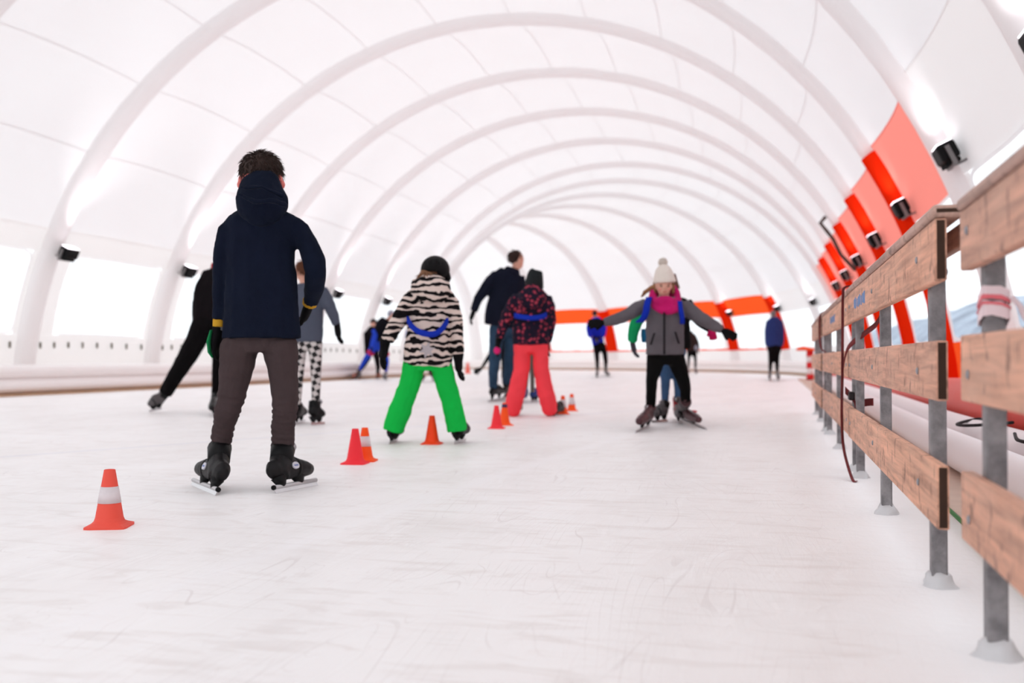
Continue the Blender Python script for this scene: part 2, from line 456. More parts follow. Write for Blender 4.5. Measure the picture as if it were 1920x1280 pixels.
def flood(s, left, label):
    p = (math.pi-Pz(2.36)) if left else Pz(2.44)
    pos = tun(s+(.0 if left else -.38), p, -.31 if left else -.06); c, n = frame(s)
    t = empty('flood_light', pos)
    inw = n if left else -n
    X_ = inw; Z_ = Vector((0, 0, 1)); 
    tilt = .45
    Zt = (Z_*math.cos(tilt)+X_*math.sin(tilt)).normalized(); Y_ = Zt.cross(X_).normalized(); Xt = Y_.cross(Zt).normalized()
    t.rotation_euler = Matrix((Xt, Y_, Zt)).transposed().to_euler()
    tag(t, label, 'lamp', 'floodlights on the tent beams')
    for nm, me in (('housing', lamp_house), ('lamp_glass', lamp_lens), ('bracket', lamp_brk)): newobj(nm, me, None, t)
    if not left: newobj('lamp_reflection', lamp_refl, None, t)
    L = bpy.data.lights.new('flood_beam', 'SPOT'); L.energy = 70 if left else 16; L.spot_size = math.radians(95); L.spot_blend = .9; L.shadow_soft_size = .08; L.color = (1, .97, 1)
    lo = bpy.data.objects.new('flood_beam', L); C.objects.link(lo); lo.parent = t; lo.location = (0, 0, .1)
    # the lamp's beam runs up the arch and along it
    aim = tun(s+.9, p+(-.5 if left else .5), .1)-pos
    loc = Matrix((Xt, Y_, Zt)) @ aim
    lo.rotation_euler = (-loc).to_track_quat('Z', 'Y').to_euler()
    return t
lefts = {2: 'largest black floodlight on the left wall, between its first two windows',
         3: 'black floodlight on the left wall just left of the boy in navy',
         4: 'black floodlight on the left wall mostly hidden behind the navy coat',
         5: 'small black floodlight just above the grey sweater shoulder on the left wall',
         6: 'small black floodlight on the left wall above the blue suited skater',
         7: 'tiny black floodlight at the far end of the left wall'}
names_l = {13.4: lefts[2], 16.75: lefts[3], 20.1: lefts[4], 23.45: lefts[5], 26.8: lefts[6], 30.15: lefts[7]}
names_r = {6.7: 'black floodlight cut off by the upper right corner of the photo', 9.75: 'largest black floodlight, between the first orange panel and the white window',
           13.4: 'black floodlight under the second red beam above the wooden barrier', 16.75: 'third black floodlight along the right wall above the wooden barrier',
           20.1: 'fourth black floodlight along the right wall, over the barrier top', 23.45: 'fifth black floodlight along the right wall, close to the red strap',
           26.8: 'sixth black floodlight along the right wall, a tiny dark spot'}
for s in ribS:
    for k, lab in names_l.items():
        if abs(s-k) < .4: flood(s, True, lab)
    for k, lab in names_r.items():
        if abs(s-k) < .4: flood(s, False, lab)
for th, lab in ((.4, 'tiny floodlight on the orange beam above the blue jacket person'), (.6, 'tiny floodlight on the orange beam beside the grey jacket hand'), (.2, 'tiny floodlight on the white beam right of the blue jacket person')):
    flood(S0+BR*th, False, lab)

# ------------------------------------------------------------------ wooden barrier on steel posts
def wood_mat(name, base, dark, streak=1.0, seed=0):
    m = bpy.data.materials.new(name); t = NT(m)
    v = t.coord('Object', (1, 1, 1), (0, 0, 0), (seed, seed, seed))
    long = t.noise(t.coord('Object', (30, 1.2, 22), (0, 0, 0), (seed, seed, 0)), 2.0, 5, .6, .5)
    blot = t.noise(t.coord('Object', (3, 2.2, 5), (0, 0, 0), (seed*2, 0, 0)), 2.2, 4, .6)
    fleck = t.noise(t.coord('Object', (10, 14, 9), (0, 0, 0), (0, seed, 0)), 1.7, 3, .55, .4)
    c = t.ramp(long, [(.3, lin(tuple(k*.78 for k in base))), (.68, lin(tuple(min(255, k*1.08) for k in base)))])
    c = t.mix(t.math('MULTIPLY', t.ramp(blot, [(.45, G(0)), (.75, G(1))]), .4), c, lin((224, 182, 160)))
    c = t.mix(t.math('MULTIPLY', t.ramp(fleck, [(.57, G(0)), (.68, G(1))]), .62*streak), c, lin(dark))
    t.link(c, t.b.inputs['Base Color']); t.b.inputs['Roughness'].default_value = .62; t.b.inputs['Specular IOR Level'].default_value = .3
    t.bump(t.math('ADD', long, t.math('MULTIPLY', fleck, .4)), .35, .003)
    return m
M_wood = [wood_mat('weathered_board_%s' % k, b, (92, 66, 56), 1, i*3.7) for i, (k, b) in enumerate((('brown', (220, 164, 138)), ('tan', (224, 169, 142)), ('grey', (212, 160, 137))))]
M_cap = wood_mat('weathered_rail', (184, 150, 138), (84, 64, 58), .8, 21)
M_end = mat('dark_end_grain', (58, 38, 27), .8, bump=(50, .3), var=.5)
def steel_mat():
    m = bpy.data.materials.new('galvanised_steel'); t = NT(m); v = t.coord('Object')
    n = t.noise(v, 22, 4, .6)
    c = t.ramp(n, [(.32, lin((104, 101, 104))), (.68, lin((150, 147, 149)))])
    t.link(c, t.b.inputs['Base Color']); t.b.inputs['Metallic'].default_value = .35; t.b.inputs['Roughness'].default_value = .55; return m
M_steel = steel_mat(); M_bolt = mat('zinc_bolt', (150, 150, 155), .35, .8)
M_ice = mat('frozen_lump', (206, 205, 207), .3, bump=(25, .5), var=.12, spec=.5)
def board(name, x0, x1, y0, y1, z0, z1, m, parent, bev=.004):
    bm = bmesh.new(); box_bm(bm, x0, x1, y0, y1, z0, z1, bev, 3)
    # slightly worn, uneven upper edge
    bmesh.ops.recalc_face_normals(bm, faces=bm.faces)
    for f in bm.faces:
        if abs(f.normal.y) > .9 and f.calc_area() > (x1-x0)*(z1-z0)*.2: f.material_index = 1
        f.smooth = True
    o = newobj(name, bm_mesh(bm), [m, M_end], parent)
    return o
bmz = bmesh.new(); bmesh.ops.create_uvsphere(bmz, u_segments=10, v_segments=6, radius=.009)
for v in bmz.verts: v.co.x *= .45
bolt_me = bm_mesh(bmz); bolt_me.materials.append(M_bolt)
def ice_collar(r, h, seed):
    V, F = [], []; n = 20
    prof = [(1.0, 0), (.93, .22), (.80, .5), (.66, .8), (.52, 1.0)]
    for i, (pr, ph) in enumerate(prof):
        for k in range(n):
            a = 2*math.pi*k/n
            q = 1+.28*mnoise.noise(Vector((math.cos(a)*1.3+seed, math.sin(a)*1.3, ph*2)))
            V.append((r*pr*q*math.cos(a), r*pr*q*math.sin(a), h*ph*(1+.25*mnoise.noise(Vector((math.cos(a)+seed, math.sin(a), 5))))))
    for i in range(len(prof)-1):
        for k in range(n): F.append((i*n+k, i*n+(k+1) % n, (i+1)*n+(k+1) % n, (i+1)*n+k))
    F.append(tuple(4*n+k for k in range(n)))
    return mesh(V, F)
def barrier(x, y0, y1, posts, label, si, rz=0., dz=0., zs=((.181, .319), (.458, .589), (.719, .855)), cap=(.857, .884)):
    """section from y0 (near) to y1 (far); x = ice-side face of its boards"""
    t = empty('barrier_section', (x, y1, 0), rz); tag(t, label, 'barrier', 'wooden barrier sections along the ice')
    Ln = y0-y1
    for k, (za, zb) in enumerate(zs):
        e = .004*((k*7+si*3) % 3-1)
        board('board', 0, .025, Ln+e, -.004-e, za+dz, zb+dz, M_wood[(k+si) % 3], t)
    board('top_rail', -.006, .062, Ln-.003, -.002, cap[0]+dz, cap[1]+dz, M_cap, t, .009)
    board('back_rail', .064, .084, Ln+.03, -.02, cap[0]-.056+dz, cap[0]-.003+dz, M_cap, t)
    for py in posts:
        bm = bmesh.new(); box_bm(bm, .026, .062, py-y1-.02, py-y1+.02, 0, cap[0]-.002+dz, .003, 1)
        p = newobj('post', bm_mesh(bm), M_steel, t)
        for z in (.25, .52, .79):
            newobj('bolt', bolt_me, None, p, loc=(-.001, py-y1, z+dz))
        newobj('bolt', bolt_me, None, p, loc=(.066, py-y1, .76+dz))
        col = newobj('ice_collar', ice_collar(.042, .034, py), M_ice, p, True, (.044, py-y1, 0))
    return t
barrier(.338, 2.318, 5.0, (2.60, 3.76, 4.86), 'brown plank barrier section with three steel posts and a blue stamp, second from the camera', 1)
barrier(.350, -.62, 2.10, (-.4, .83, 2.015), 'nearest brown plank barrier section with pink tape wrapped on its post', 0, 0., 0., ((.20, .332), (.468, .595), (.72, .834)), (.836, .860))
barrier(.342, 5.06, 7.74, (5.15, 6.4, 7.6), 'third plank barrier section, starting behind the dark red strap', 2)
barrier(.36, 7.79, 10.4, (7.9, 9.1, 10.25), 'last plank barrier section at the far end of the wooden row', 3, -.01)
# blue stamped marks on the top boards
M_blue_ink = mat('faded_blue_ink', (112, 142, 188), .8)
def stamp(x, y0, y1, z0, z1, parent_name):
    n = 8; w_ = (y1-y0)/n; h = z1-z0
    for k in range(n):
        q = y0+k*w_
        box('stamp_stroke', x-.0012, x, q, q+w_*(.55 if k % 3 else .8), z0+h*(.12*(k % 2)), z1-h*(.1*(k % 3)), M_blue_ink, parent_name)
secs = [o for o in C.objects if o.name.startswith('barrier_section')]
stamp(0, 4.05-5.0, 4.62-5.0, .765, .812, secs[0]); stamp(0, 6.1-7.74, 6.6-7.74, .765, .81, secs[2])

# dark red webbing straps hanging at the joint of the second and third section
M_strap = mat('dark_red_webbing', (116, 44, 46), .8, bump=(120, .4), var=.15)
def ribbon(pts, wid, th=.002):
    V, F = [], []
    for i, (p, side) in enumerate(pts):
        p = Vector(p); s = Vector(side).normalized()
        t = Vector(pts[min(i+1, len(pts)-1)][0])-Vector(pts[max(i-1, 0)][0]); n = t.cross(s).normalized()
        for a, b in ((-.5, -1), (.5, -1), (.5, 1), (-.5, 1)): V.append(p+s*(wid*a)+n*(th*b))
    for i in range(len(pts)-1):
        for k in range(4): F.append((i*4+k, i*4+(k+1) % 4, i*4+4+(k+1) % 4, i*4+4+k))
    F.append((3, 2, 1, 0)); e = (len(pts)-1)*4; F.append((e, e+1, e+2, e+3)); return V, F
def curve_pts(pts, n=6):
    P = [Vector(p) for p in pts]; out = []
    for i in range(len(P)-1):
        p0, p1, p2, p3 = P[max(i-1, 0)], P[i], P[i+1], P[min(i+2, len(P)-1)]
        for k in range(n):
            t = k/n
            out.append(.5*((2*p1)+(p2-p0)*t+(2*p0-5*p1+4*p2-p3)*t*t+(3*p1-p0-3*p2+p3)*t**3))
    out.append(P[-1]); return out
sy = 5.03
main = curve_pts([(.42, sy+.02, .845), (.40, sy, .893), (.33, sy-.02, .892), (.318, sy-.03, .84), (.315, sy-.04, .66), (.312, sy-.05, .46), (.308, sy-.06, .28), (.312, sy-.12, .13), (.335, sy-.30, .012), (.35, sy-.36, .006)])
s_ = direct('webbing_strap', [ribbon([(p, (.35, 1, 0)) for p in main], .034)], M_strap)
tag(s_, 'long dark red webbing strap draped over the barrier top and hanging to the ice', 'strap')
loop = curve_pts([(.315, sy-.06, .50), (.335, sy-.10, .60), (.40, sy-.22, .665), (.43, sy-.42, .70), (.435, sy-.62, .745), (.43, sy-.75, .80)])
s2 = direct('strap_tail', [ribbon([(p, (.1, .5, 1)) for p in loop], .03)], M_strap, s_)
lo2 = curve_pts([(.325, sy-.05, .40), (.36, sy-.08, .36), (.37, sy-.1, .33), (.41, sy-.12, .345), (.44, sy-.16, .35)])
direct('strap_loop', [ribbon([(p, (.0, .2, 1)) for p in lo2], .035)], M_strap, s_)
box('ratchet_buckle', .335, .362, sy-.14, sy-.06, .355, .395, mat('dark_buckle', (45, 38, 40), .4, .6), s_, .006)
s3 = direct('webbing_strap', [ribbon([(p, (.3, 1, 0)) for p in curve_pts([(.43, 7.765, .82), (.40, 7.765, .893), (.35, 7.765, .893), (.327, 7.76, .84), (.33, 7.75, .66), (.36, 7.7, .60), (.42, 7.6, .60)])], .045)], M_strap)
tag(s3, 'short dark red strap wrapped round the far joint of the barrier', 'strap')

# pink and white tape wound round the nearest post
M_tape = mat('pale_pink_tape', (236, 214, 218), .5, var=.1); M_tape2 = mat('faded_red_tape', (226, 110, 120), .5, var=.2)
def tape(zs, wid, off, m, parent, name):
    x0, x1, y0, y1 = .375-off, .413+off, 2.015-.021-off, 2.015+.021+off
    cs = [(x0, y0), (x1, y0), (x1, y1), (x0, y1)]
    V, F = [], []; n = 6; k = 0; ring = []
    for i in range(4):
        a, b = Vector(cs[i]), Vector(cs[(i+1) % 4])
        for j in range(n): ring.append(a+(b-a)*(j/n))
    for i, p in enumerate(ring):
        th = 2*math.pi*i/len(ring)
        zc = zs+.012*math.sin(th+1.2)+.004*mnoise.noise(Vector((i*.7, zs*9, 0))); h = wid/2*(1+.4*mnoise.noise(Vector((i*.5, zs, 3))))
        V += [(p.x, p.y, zc-h), (p.x, p.y, zc+h)]
    N = len(ring)
    for i in range(N): j = (i+1) % N; F.append((i*2, j*2, j*2+1, i*2+1))
    return newobj(name, mesh(V, F), m, parent, True)
tp = tape(.664, .016, .004, M_tape, None, 'barrier_tape'); tag(tp, 'pale pink and white barrier tape wound round the nearest steel post', 'tape')
tape(.630, .026, .004, M_tape, tp, 'tape_wrap'); tape(.652, .008, .005, M_tape2, tp, 'red_print'); tape(.640, .005, .0055, M_tape2, tp, 'red_print')
direct('tape_tail', [ribbon([(p, (1, .2, .1)) for p in curve_pts([(.418, 1.985, .662), (.43, 1.975, .645), (.44, 1.97, .62), (.455, 1.95, .60), (.47, 1.93, .595)])], .01)], M_tape, tp)

# things lying behind the barrier
M_tubew = mat('white_pvc_hose', (240, 232, 234), .5, spec=.4)
M_tubr = mat('red_pvc_hose', (226, 88, 76), .5, spec=.4)
def hose(pts, r, m, label, cat='hose', name='air_hose', seg=14):
    o = direct(name, [loft_data([(p, r*(1+.05*mnoise.noise(p*1.3)), r) for p in curve_pts(pts, 8)], seg, Vector((0, 0, 1)))], m); tag(o, label, cat); return o
hose([(.86, -1, .115), (.86, 2, .115), (.85, 4, .115), (.83, 6, .115), (.86, 9, .115), (.9, 14, .115), (.95, 22, .115)], .085, M_tubew, 'thick white air hose lying next to the barrier on the boardwalk')
hose([(1.08, -1, .125), (1.07, 2.5, .125), (1.10, 4.5, .125), (1.05, 7, .125), (1.1, 12, .125), (1.12, 20, .125)], .095, M_tubew, 'white air hose running between the red hose and the nearer white one')
hose([(1.42, 4.0, .32), (1.36, 5.2, .30), (1.32, 6.2, .27), (1.36, 8, .24), (1.4, 11, .2), (1.45, 18, .2), (1.5, 25, .2)], .17, M_tubr, 'fat red inflatable tube along the foot of the right wall')
hose([(1.5, -1, .3), (1.5, 2, .3), (1.48, 3.4, .3), (1.46, 3.85, .31)], .17, M_tubew, 'white end of an inflatable tube behind the nearest barrier section')
M_cord = mat('black_cord', (28, 24, 26), .7)
for pts, lab in (([(1.35, 4.3, .44), (1.2, 4.2, .36), (1.08, 4.35, .225), (.98, 4.5, .21), (1.02, 4.8, .22)], 'black cord draped over the white hose near the first barrier gap'),
                 ([(1.3, 5.6, .47), (1.14, 5.7, .25), (1.06, 5.9, .22), (.94, 5.75, .20), (.97, 5.5, .21), (1.12, 5.3, .24)], 'black cord looped on the white hoses farther along'),
                 ([(1.24, 5.1, .17), (1.22, 5.15, .4), (1.33, 5.2, .478), (1.46, 5.2, .44)], 'dark band tied round the red tube')):
    o = direct('cord', [tube_data(curve_pts(pts, 6), .008, 6)], M_cord); tag(o, lab, 'cord')
M_green = mat('green_cord', (60, 120, 62), .7)
o = direct('cord', [tube_data(curve_pts([(.585, 4.2, .03), (.575, 3.4, .03), (.565, 3.0, .03), (.56, 2.5, .03), (.57, 1.5, .03)], 6), .007, 6)], M_green); tag(o, 'thin green cord along the boardwalk edge under the nearest barrier', 'cord')
# dark cable hanging on the right side of the roof
def hit(u, v, r=-.1):
    d = ray(u, v); best = None
    for i in range(3000):
        p = Vector((0, 0, CAM_H))+d*(2+i*.02)
        if (p.x-CX)**2+(p.z-ZC)**2 > (R0+r)**2: return p
    return p
ca, cbp, cc = hit(1538, 418, -.26), hit(1562, 448, -.26), hit(1603, 505, -.26)
o = direct('roof_cable', [tube_data([ca+Vector((.1, 0, .12)), ca, ca+(cbp-ca)*.5, cbp, (cbp+cc)/2+Vector((-.05, 0, -.02)), cc], .034, 8)], mat('dark_cable', (70, 52, 46), .8)); tag(o, 'dark cable running down the roof to the orange panels', 'cable')
# striped barrier post where the planks end
pb_ = ground(1519, 714)
t = empty('barrier_post', pb_); tag(t, 'red and white striped post with orange top where the planks end', 'post')
M_rw = mat('signal_red', (222, 34, 40), .5); M_ww = mat('signal_white', (238, 234, 234), .5); M_oo = mat('signal_orange', (250, 96, 50), .5)
for k in range(5):
    r = .085
    direct('red_band' if k % 2 == 0 else 'white_band', [loft_data([(Vector((0, 0, .02+k*.145)), r, r), (Vector((0, 0, .02+(k+1)*.145)), r, r)], 14, Vector((0, 1, 0)))], M_rw if k % 2 == 0 else M_ww, t)
direct('top_plate', [loft_data([(Vector((-.05, 0, .745)), .28, .2), (Vector((-.05, 0, .79)), .26, .18), (Vector((-.04, 0, .83)), .12, .1)], 16, Vector((0, 1, 0)))], M_oo, t)
direct('foot', [loft_data([(Vector((0, 0, 0)), .13, .13), (Vector((0, 0, .025)), .11, .11)], 16, Vector((0, 1, 0)))], M_blk, t)

# ------------------------------------------------------------------ traffic cones
def cone(pos, body, label, rz=0., band=None, h=.19, ball=None, bandz=(.30, .56), flare=1.):
    t = empty('traffic_cone', pos, rz); tag(t, label, 'cone', 'traffic cones on the ice')
    m = mat('cone_plastic_%d_%d_%d' % body, body, .6, bump=(30, .1), var=.06, spec=.35)
    k = h/.19; rb, rt = .047*k, .018*k
    rad = lambda z: rb+(rt-rb)*((z-.018*k)/(h-.018*k))
    def ring(z, r): return [(r*math.cos(2*math.pi*i/24), r*math.sin(2*math.pi*i/24), z) for i in range(24)]
    def tubef(rs):
        V, F = [], []
        for q in rs: V += q
        for i in range(len(rs)-1):
            for j in range(24): F.append((i*24+j, i*24+(j+1) % 24, i*24+24+(j+1) % 24, i*24+24+j))
        return V, F
    zs = [.018*k+(h-.018*k)*i/8 for i in range(9)]
    rs = [ring(z, rad(z)) for z in zs]+[ring(h+.001, rt*.9), ring(h-.002, rt*.75), ring(h*.6, rad(h*.6)*.8)]
    newobj('cone_body', mesh(*tubef(rs)), m, t, True)
    # square flared foot
    V, F = [], []; n = 32
    for lev, (z, sq, r) in enumerate(((0, 1, .068*k*flare), (.006*k, 1, .068*k*flare), (.008*k, .95, .064*k*flare), (.013*k, .55, .056*k), (.020*k, .1, .049*k), (.032*k, 0, rad(.032*k)*1.0))):
        for i in range(n):
            a = 2*math.pi*i/n; c_, s_ = math.cos(a), math.sin(a)
            d = 1/max(abs(c_), abs(s_)); d = min(d, 1.32)
            q = r*((1-sq)+sq*d); V.append((q*c_, q*s_, z))
    for i in range(5):
        for j in range(n): F.append((i*n+j, i*n+(j+1) % n, (i+1)*n+(j+1) % n, (i+1)*n+j))
    F.append(tuple(range(n))[::-1])
    newobj('cone_base', mesh(V, F), m, t)
    if band:
        z0, z1 = h*(1-bandz[1]), h*(1-bandz[0])
        b = newobj('band', mesh(*tubef([ring(z0, rad(z0)+.0004), ring(z0, rad(z0)+.0014), ring(z1, rad(z1)+.0014), ring(z1, rad(z1)+.0004)])), band, t, True)
    return t
M_bandw = mat('white_cone_band', (226, 216, 219), .5, bump=(60, .2), var=.12)
M_bandb = mat('navy_cone_band', (45, 45, 90), .5)
ORr, RED, ORG = (236, 84, 68), (250, 46, 58), (255, 82, 10)
def scuffed():
    m = bpy.data.materials.new('scuffed_white_band'); t = NT(m); v = t.coord('Object')
    n = t.noise(v, 70, 4, .6); d = t.noise(v, 28, 3)
    c = t.mix(t.ramp(n, [(.66, G(0)), (.70, G(1))]), t.mix(d, lin((232, 224, 226)), lin((208, 196, 200))), lin((222, 120, 126)))
    t.link(c, t.b.inputs['Base Color']); t.b.inputs['Roughness'].default_value = .5; return m
M_bandw = scuffed()
cone(ground(205, 987), ORr, 'faded orange cone with a scuffed white band, left of the boy in navy', .35, M_bandw, .186, None, (.29, .575))
cone(ground(666, 869), RED, 'plain red cone in front of an orange one, right of the boy', .1, None, .182)
cone(ground(684, 864), ORG, 'orange cone with a white printed band tucked behind the plain red cone', .2, M_bandw, .178, None, (.25, .55))
cone(ground(810, 832), (255, 66, 8), 'plain orange cone standing between the green trouser legs', .1, None, .182)
cone(ground(931, 803), RED, 'plain red cone left of the coral trousers', .1, None, .180)
cone(ground(946, 797), ORG, 'orange cone with a dark blue band behind a red cone, by the coral trousers', .5, M_bandb, .185, None, (.06, .2))
cone(ground(1055.5, 776), ORG, 'small orange and white cone touching the coral skater right skate', .3, M_bandw, .182, None, (.2, .62))
cone(ground(1072, 770), ORG, 'small orange and white cone, the farthest of the slalom row', .3, M_bandw, .178, None, (.2, .62))
cone(ground(877, 700), (244, 110, 96), 'big pale red cone far away by the left bumper', .2, None, .40, flare=.9)

# ------------------------------------------------------------------ people
SKIN = mat('skin', (214, 160, 140), .55, bump=(90, .1), spec=.35); SKINR = mat('cold_red_skin', (222, 120, 112), .55)
GRP = 'skaters on the ice'
M_bladem = mat('blade_steel', (200, 198, 200), .25, .9); M_tubm = mat('blade_tube', (196, 194, 196), .35, .6)
M_bootb = mat('black_boot', (17, 14, 16), .5, bump=(70, .2), spec=.22); M_bootd = mat('black_boot_trim', (9, 8, 10), .55, spec=.2)
M_bootr = mat('dark_red_boot', (74, 36, 42), .5, spec=.4, var=.4, bump=(40, .2)); M_bootg = mat('grey_boot', (84, 78, 80), .5, spec=.4, var=.3, bump=(40, .2))
M_boototan = mat('rust_boot', (150, 82, 60), .6); M_bootblue = mat('blue_boot', (30, 50, 110), .5)
M_redtrim = mat('red_boot_trim', (196, 36, 52), .5); M_silver = mat('silver_buckle', (176, 174, 178), .35, .6)
M_glove = cloth('black_glove', (17, 15, 17))

class Fig:
    def __init__(s, D, foot_px, label, voxel=None):
        s.D = D; s.k = D/FPX; g = ground(foot_px[0], foot_px[1]); s.base = Vector((g.x, g.y, 0))
        s.label = label; s.vox = voxel or max(.0075, D*.00115); s.core = []; s.todo = []; s.skin = SKIN
    def P(s, u, v, d=0.): return at(u, v, s.D+d)
    def limb(s, rows, ratio=1., core=.72, dome=(0, 0), seg=14):
        """rows (u, v, depth, half width in px)"""
        R = [(s.P(u, v, d), r*s.k, r*s.k*ratio) for u, v, d, r in rows]
        if core and not (ratio < .9 and rows[0][3] > 1.0*abs(rows[-1][1]-rows[0][1])/1.5 and abs(rows[-1][1]-rows[0][1]) < rows[0][3]*1.3): s.core.append(loft_data([(c, a*core, b*core) for c, a, b in R], 12))
        return loft_data(R, seg, dome=dome)
    def head(s, u, v, rx, ry, d=0., neck=None, face=None, yaw=0.):
        c = s.P(u, v, d); k = s.k; rx *= k; ry *= k
        z = Vector((0, 0, 1))
        fd = face or FH          # direction the face looks
        sd = fd.cross(z).normalized()
        ax = (sd, fd, z)
        L = [ellipsoid(c+z*ry*.12, rx*.96, rx*1.12, ry*.86, ax), ellipsoid(c-z*ry*.38+fd*rx*.22, rx*.74, rx*.8, ry*.62, ax)]
        L.append(ellipsoid(c+fd*rx*1.08-z*ry*.1, rx*.13, rx*.22, ry*.16, ax, 10, 8))
        L.append(ellipsoid(c+fd*rx*.95-z*ry*.42, rx*.3, rx*.12, ry*.08, ax, 10, 8))
        for q in (-1, 1): L.append(ellipsoid(c+sd*(q*rx*.98)-z*ry*.12-fd*rx*.1, rx*.12, rx*.24, ry*.24, ax, 10, 8))
        if neck: L.append(loft_data([(c-z*ry*.4-fd*rx*.1, rx*.58, rx*.58), (s.P(*neck), rx*.62, rx*.62)], 12))
        s.core += L; s.hc, s.hr, s.hax = c, (rx, ry), ax
        return c
    def finish(s):
        b = remesh('person', s.core, s.skin, None, s.base, max(.006, s.vox*.9), 3)
        b.location = s.base; tag(b, s.label, 'person', GRP); s.obj = b
        for f in s.todo: f(b)
        return b
    def part(s, name, datas, m, smooth=3, disp=0., dsize=.08, voxel=None, label=None):
        def f(b):
            o = remesh(name, datas, m, b, s.base, voxel or s.vox, smooth, disp, dsize)
            if label: o['label'] = label
        s.todo.append(f)
    def solid(s, name, datas, m, smooth=True, label=None):
        def f(b):
            o = direct(name, datas, m, b, s.base, smooth)
            if label: o['label'] = label
        s.todo.append(f)
    def glove(s, wrist, tip, L=None, thumb=1, n=None, m=None, curl=.5, spread=.12, vox=None, cuff=.9):
        """five fingered glove from the wrist point towards tip; n = palm normal"""
        W = s.P(*wrist); T = s.P(*tip); d = (T-W).normalized(); L = (L or (T-W).length)*1.12; K = 1.22
        n = (n or FH); n = (n-d*n.dot(d)).normalized(); sd = d.cross(n).normalized()
        D_ = [loft_data([(W-d*L*.12, K*L*.17*cuff, K*L*.15*cuff), (W, K*L*.17*cuff, K*L*.14*cuff), (W+d*L*.2, K*L*.22, K*L*.13), (W+d*L*.42, K*L*.25, K*L*.12), (W+d*L*.5, K*L*.23, K*L*.11)], 12, n, dome=(0, L*.06))]
        cores = [loft_data([(W-d*L*.1, L*.11, L*.09), (W+d*L*.42, L*.15, L*.07)], 10, n)]
        for i, (o, ln) in enumerate(((-.21, .36), (-.07, .44), (.07, .46), (.21, .40))):
            p = W+d*L*.46+sd*(o*L); dd = (d+sd*(o*spread*6)).normalized(); pts = [(p-dd*L*.08, K*L*.064, K*L*.064)]
            for j, q in enumerate((.45, .32, .23)):
                a = curl*(.5+.5*j); dd = (dd*math.cos(a*.6)+n*math.sin(a*.6)).normalized()
                p = p+dd*(L*ln*q); pts.append((p, K*L*(.062-.005*j), K*L*(.062-.005*j)))
            D_.append(loft_data(pts, 10, sd, dome=(0, L*.045))); cores.append(loft_data([(c, a*.6, b*.6) for c, a, b in pts], 8, sd))
        p = W+d*L*.14-sd*(thumb*L*.19)*-1 if thumb < 0 else W+d*L*.14+sd*(L*.19)
        q = -1 if thumb < 0 else 1
        p = W+d*L*.13+sd*(q*L*.14); dd = (d*.75+sd*q*.75+n*.15).normalized(); pts = [(p, K*L*.085, K*L*.08)]
        for ln in (.16, .15, .11):
            p = p+dd*L*ln; pts.append((p, K*L*.068, K*L*.066)); dd = (dd+d*.35).normalized()
        D_.append(loft_data(pts, 10, n, dome=(0, L*.045))); cores.append(loft_data([(c, a*.6, b*.6) for c, a, b in pts], 8, n))
        s.core += cores
        s.part('glove', D_, m or M_glove, 2, 0, .1, vox or max(.0052, s.D*.0007))
    def skate(s, heel, toe, ankle, boot=None, detail=0, hs=.062, sc=None, trim=None, badge=False, out=1, tube=True, top=.05):
        """heel, toe = ends of the blade on the ice (world points); ankle = pixel + depth of boot top"""
        H, T = heel, toe; f = (T-H); L = f.length; f.normalize(); sc = sc or L/.34
        A = s.P(*ankle)
        up = A-(H*.72+T*.28); up = (up-f*up.dot(f)).normalized(); sd = f.cross(up).normalized()
        Q = lambda x, y, z: H+f*(x*L)+sd*(y*sc)+up*(z*sc)
        hs_ = hs
        foot = loft_data([(Q(.08, 0, hs_+.040), .026*sc, .034*sc), (Q(.14, 0, hs_+.050), .035*sc, .047*sc), (Q(.3, 0, hs_+.056), .041*sc, .054*sc), (Q(.5, 0, hs_+.052), .043*sc, .052*sc), (Q(.68, 0, hs_+.043), .046*sc, .043*sc), (Q(.82, 0, hs_+.036), .042*sc, .036*sc), (Q(.92, 0, hs_+.031), .030*sc, .028*sc)], 14, up, dome=(.012*sc, .02*sc))
        # lateral axis of the loft is f x up
        low = Q(.22, 0, hs_+.03); Am = A; 
        shaft = loft_data([(low, .038*sc, .050*sc), (low.lerp(Am, .2), .043*sc, .054*sc), (low.lerp(Am, .45), .044*sc, .053*sc), (low.lerp(Am, .75), .045*sc, .051*sc), (Am, .048*sc, top*sc)], 14, f)
        tong = loft_data([(Q(.42, 0, hs_+.085), .024*sc, .02*sc), (low.lerp(Am, .6)+f*.048*sc, .028*sc, .016*sc), (Am+f*.052*sc+up*.012*sc, .026*sc, .012*sc)], 10, f)
        inst = loft_data([(low.lerp(Am, .72)+f*.012*sc, .036*sc, .036*sc), (Q(.46, 0, hs_+.088), .037*sc, .034*sc), (Q(.66, 0, hs_+.056), .038*sc, .03*sc)], 12, sd)
        s.core.append(loft_data([(Q(.1, 0, hs_+.05), .02*sc, .024*sc), (Q(.7, 0, hs_+.034), .02*sc, .016*sc)], 8, up))
        s.core.append(loft_data([(low, .022*sc, .022*sc), (A+up*.03, .026*sc, .026*sc)], 8, f))
        bootm = boot or M_bootb
        def build(b):
            o = remesh('ice_skate', [foot, shaft, inst, tong], bootm, b, s.base, max(.0045, s.D*.0009), 2)
            def piece(name, datas, m, sm=False): return direct(name, datas, m, o, s.base, sm)
            def bx(x0, x1, y0, y1, z0, z1, z2=None):
                z2 = z1 if z2 is None else z2
                V = [Q(x, y, z) for x in (x0, x1) for y in (y0, y1) for z in (z0, (z1 if x == x0 else z2))]
                return V, [(0, 1, 3, 2), (4, 6, 7, 5), (0, 4, 5, 1), (2, 3, 7, 6), (0, 2, 6, 4), (1, 5, 7, 3)]
            piece('blade', [bx(0, 1, -.002, .002, 0, .024, .022)], M_bladem)
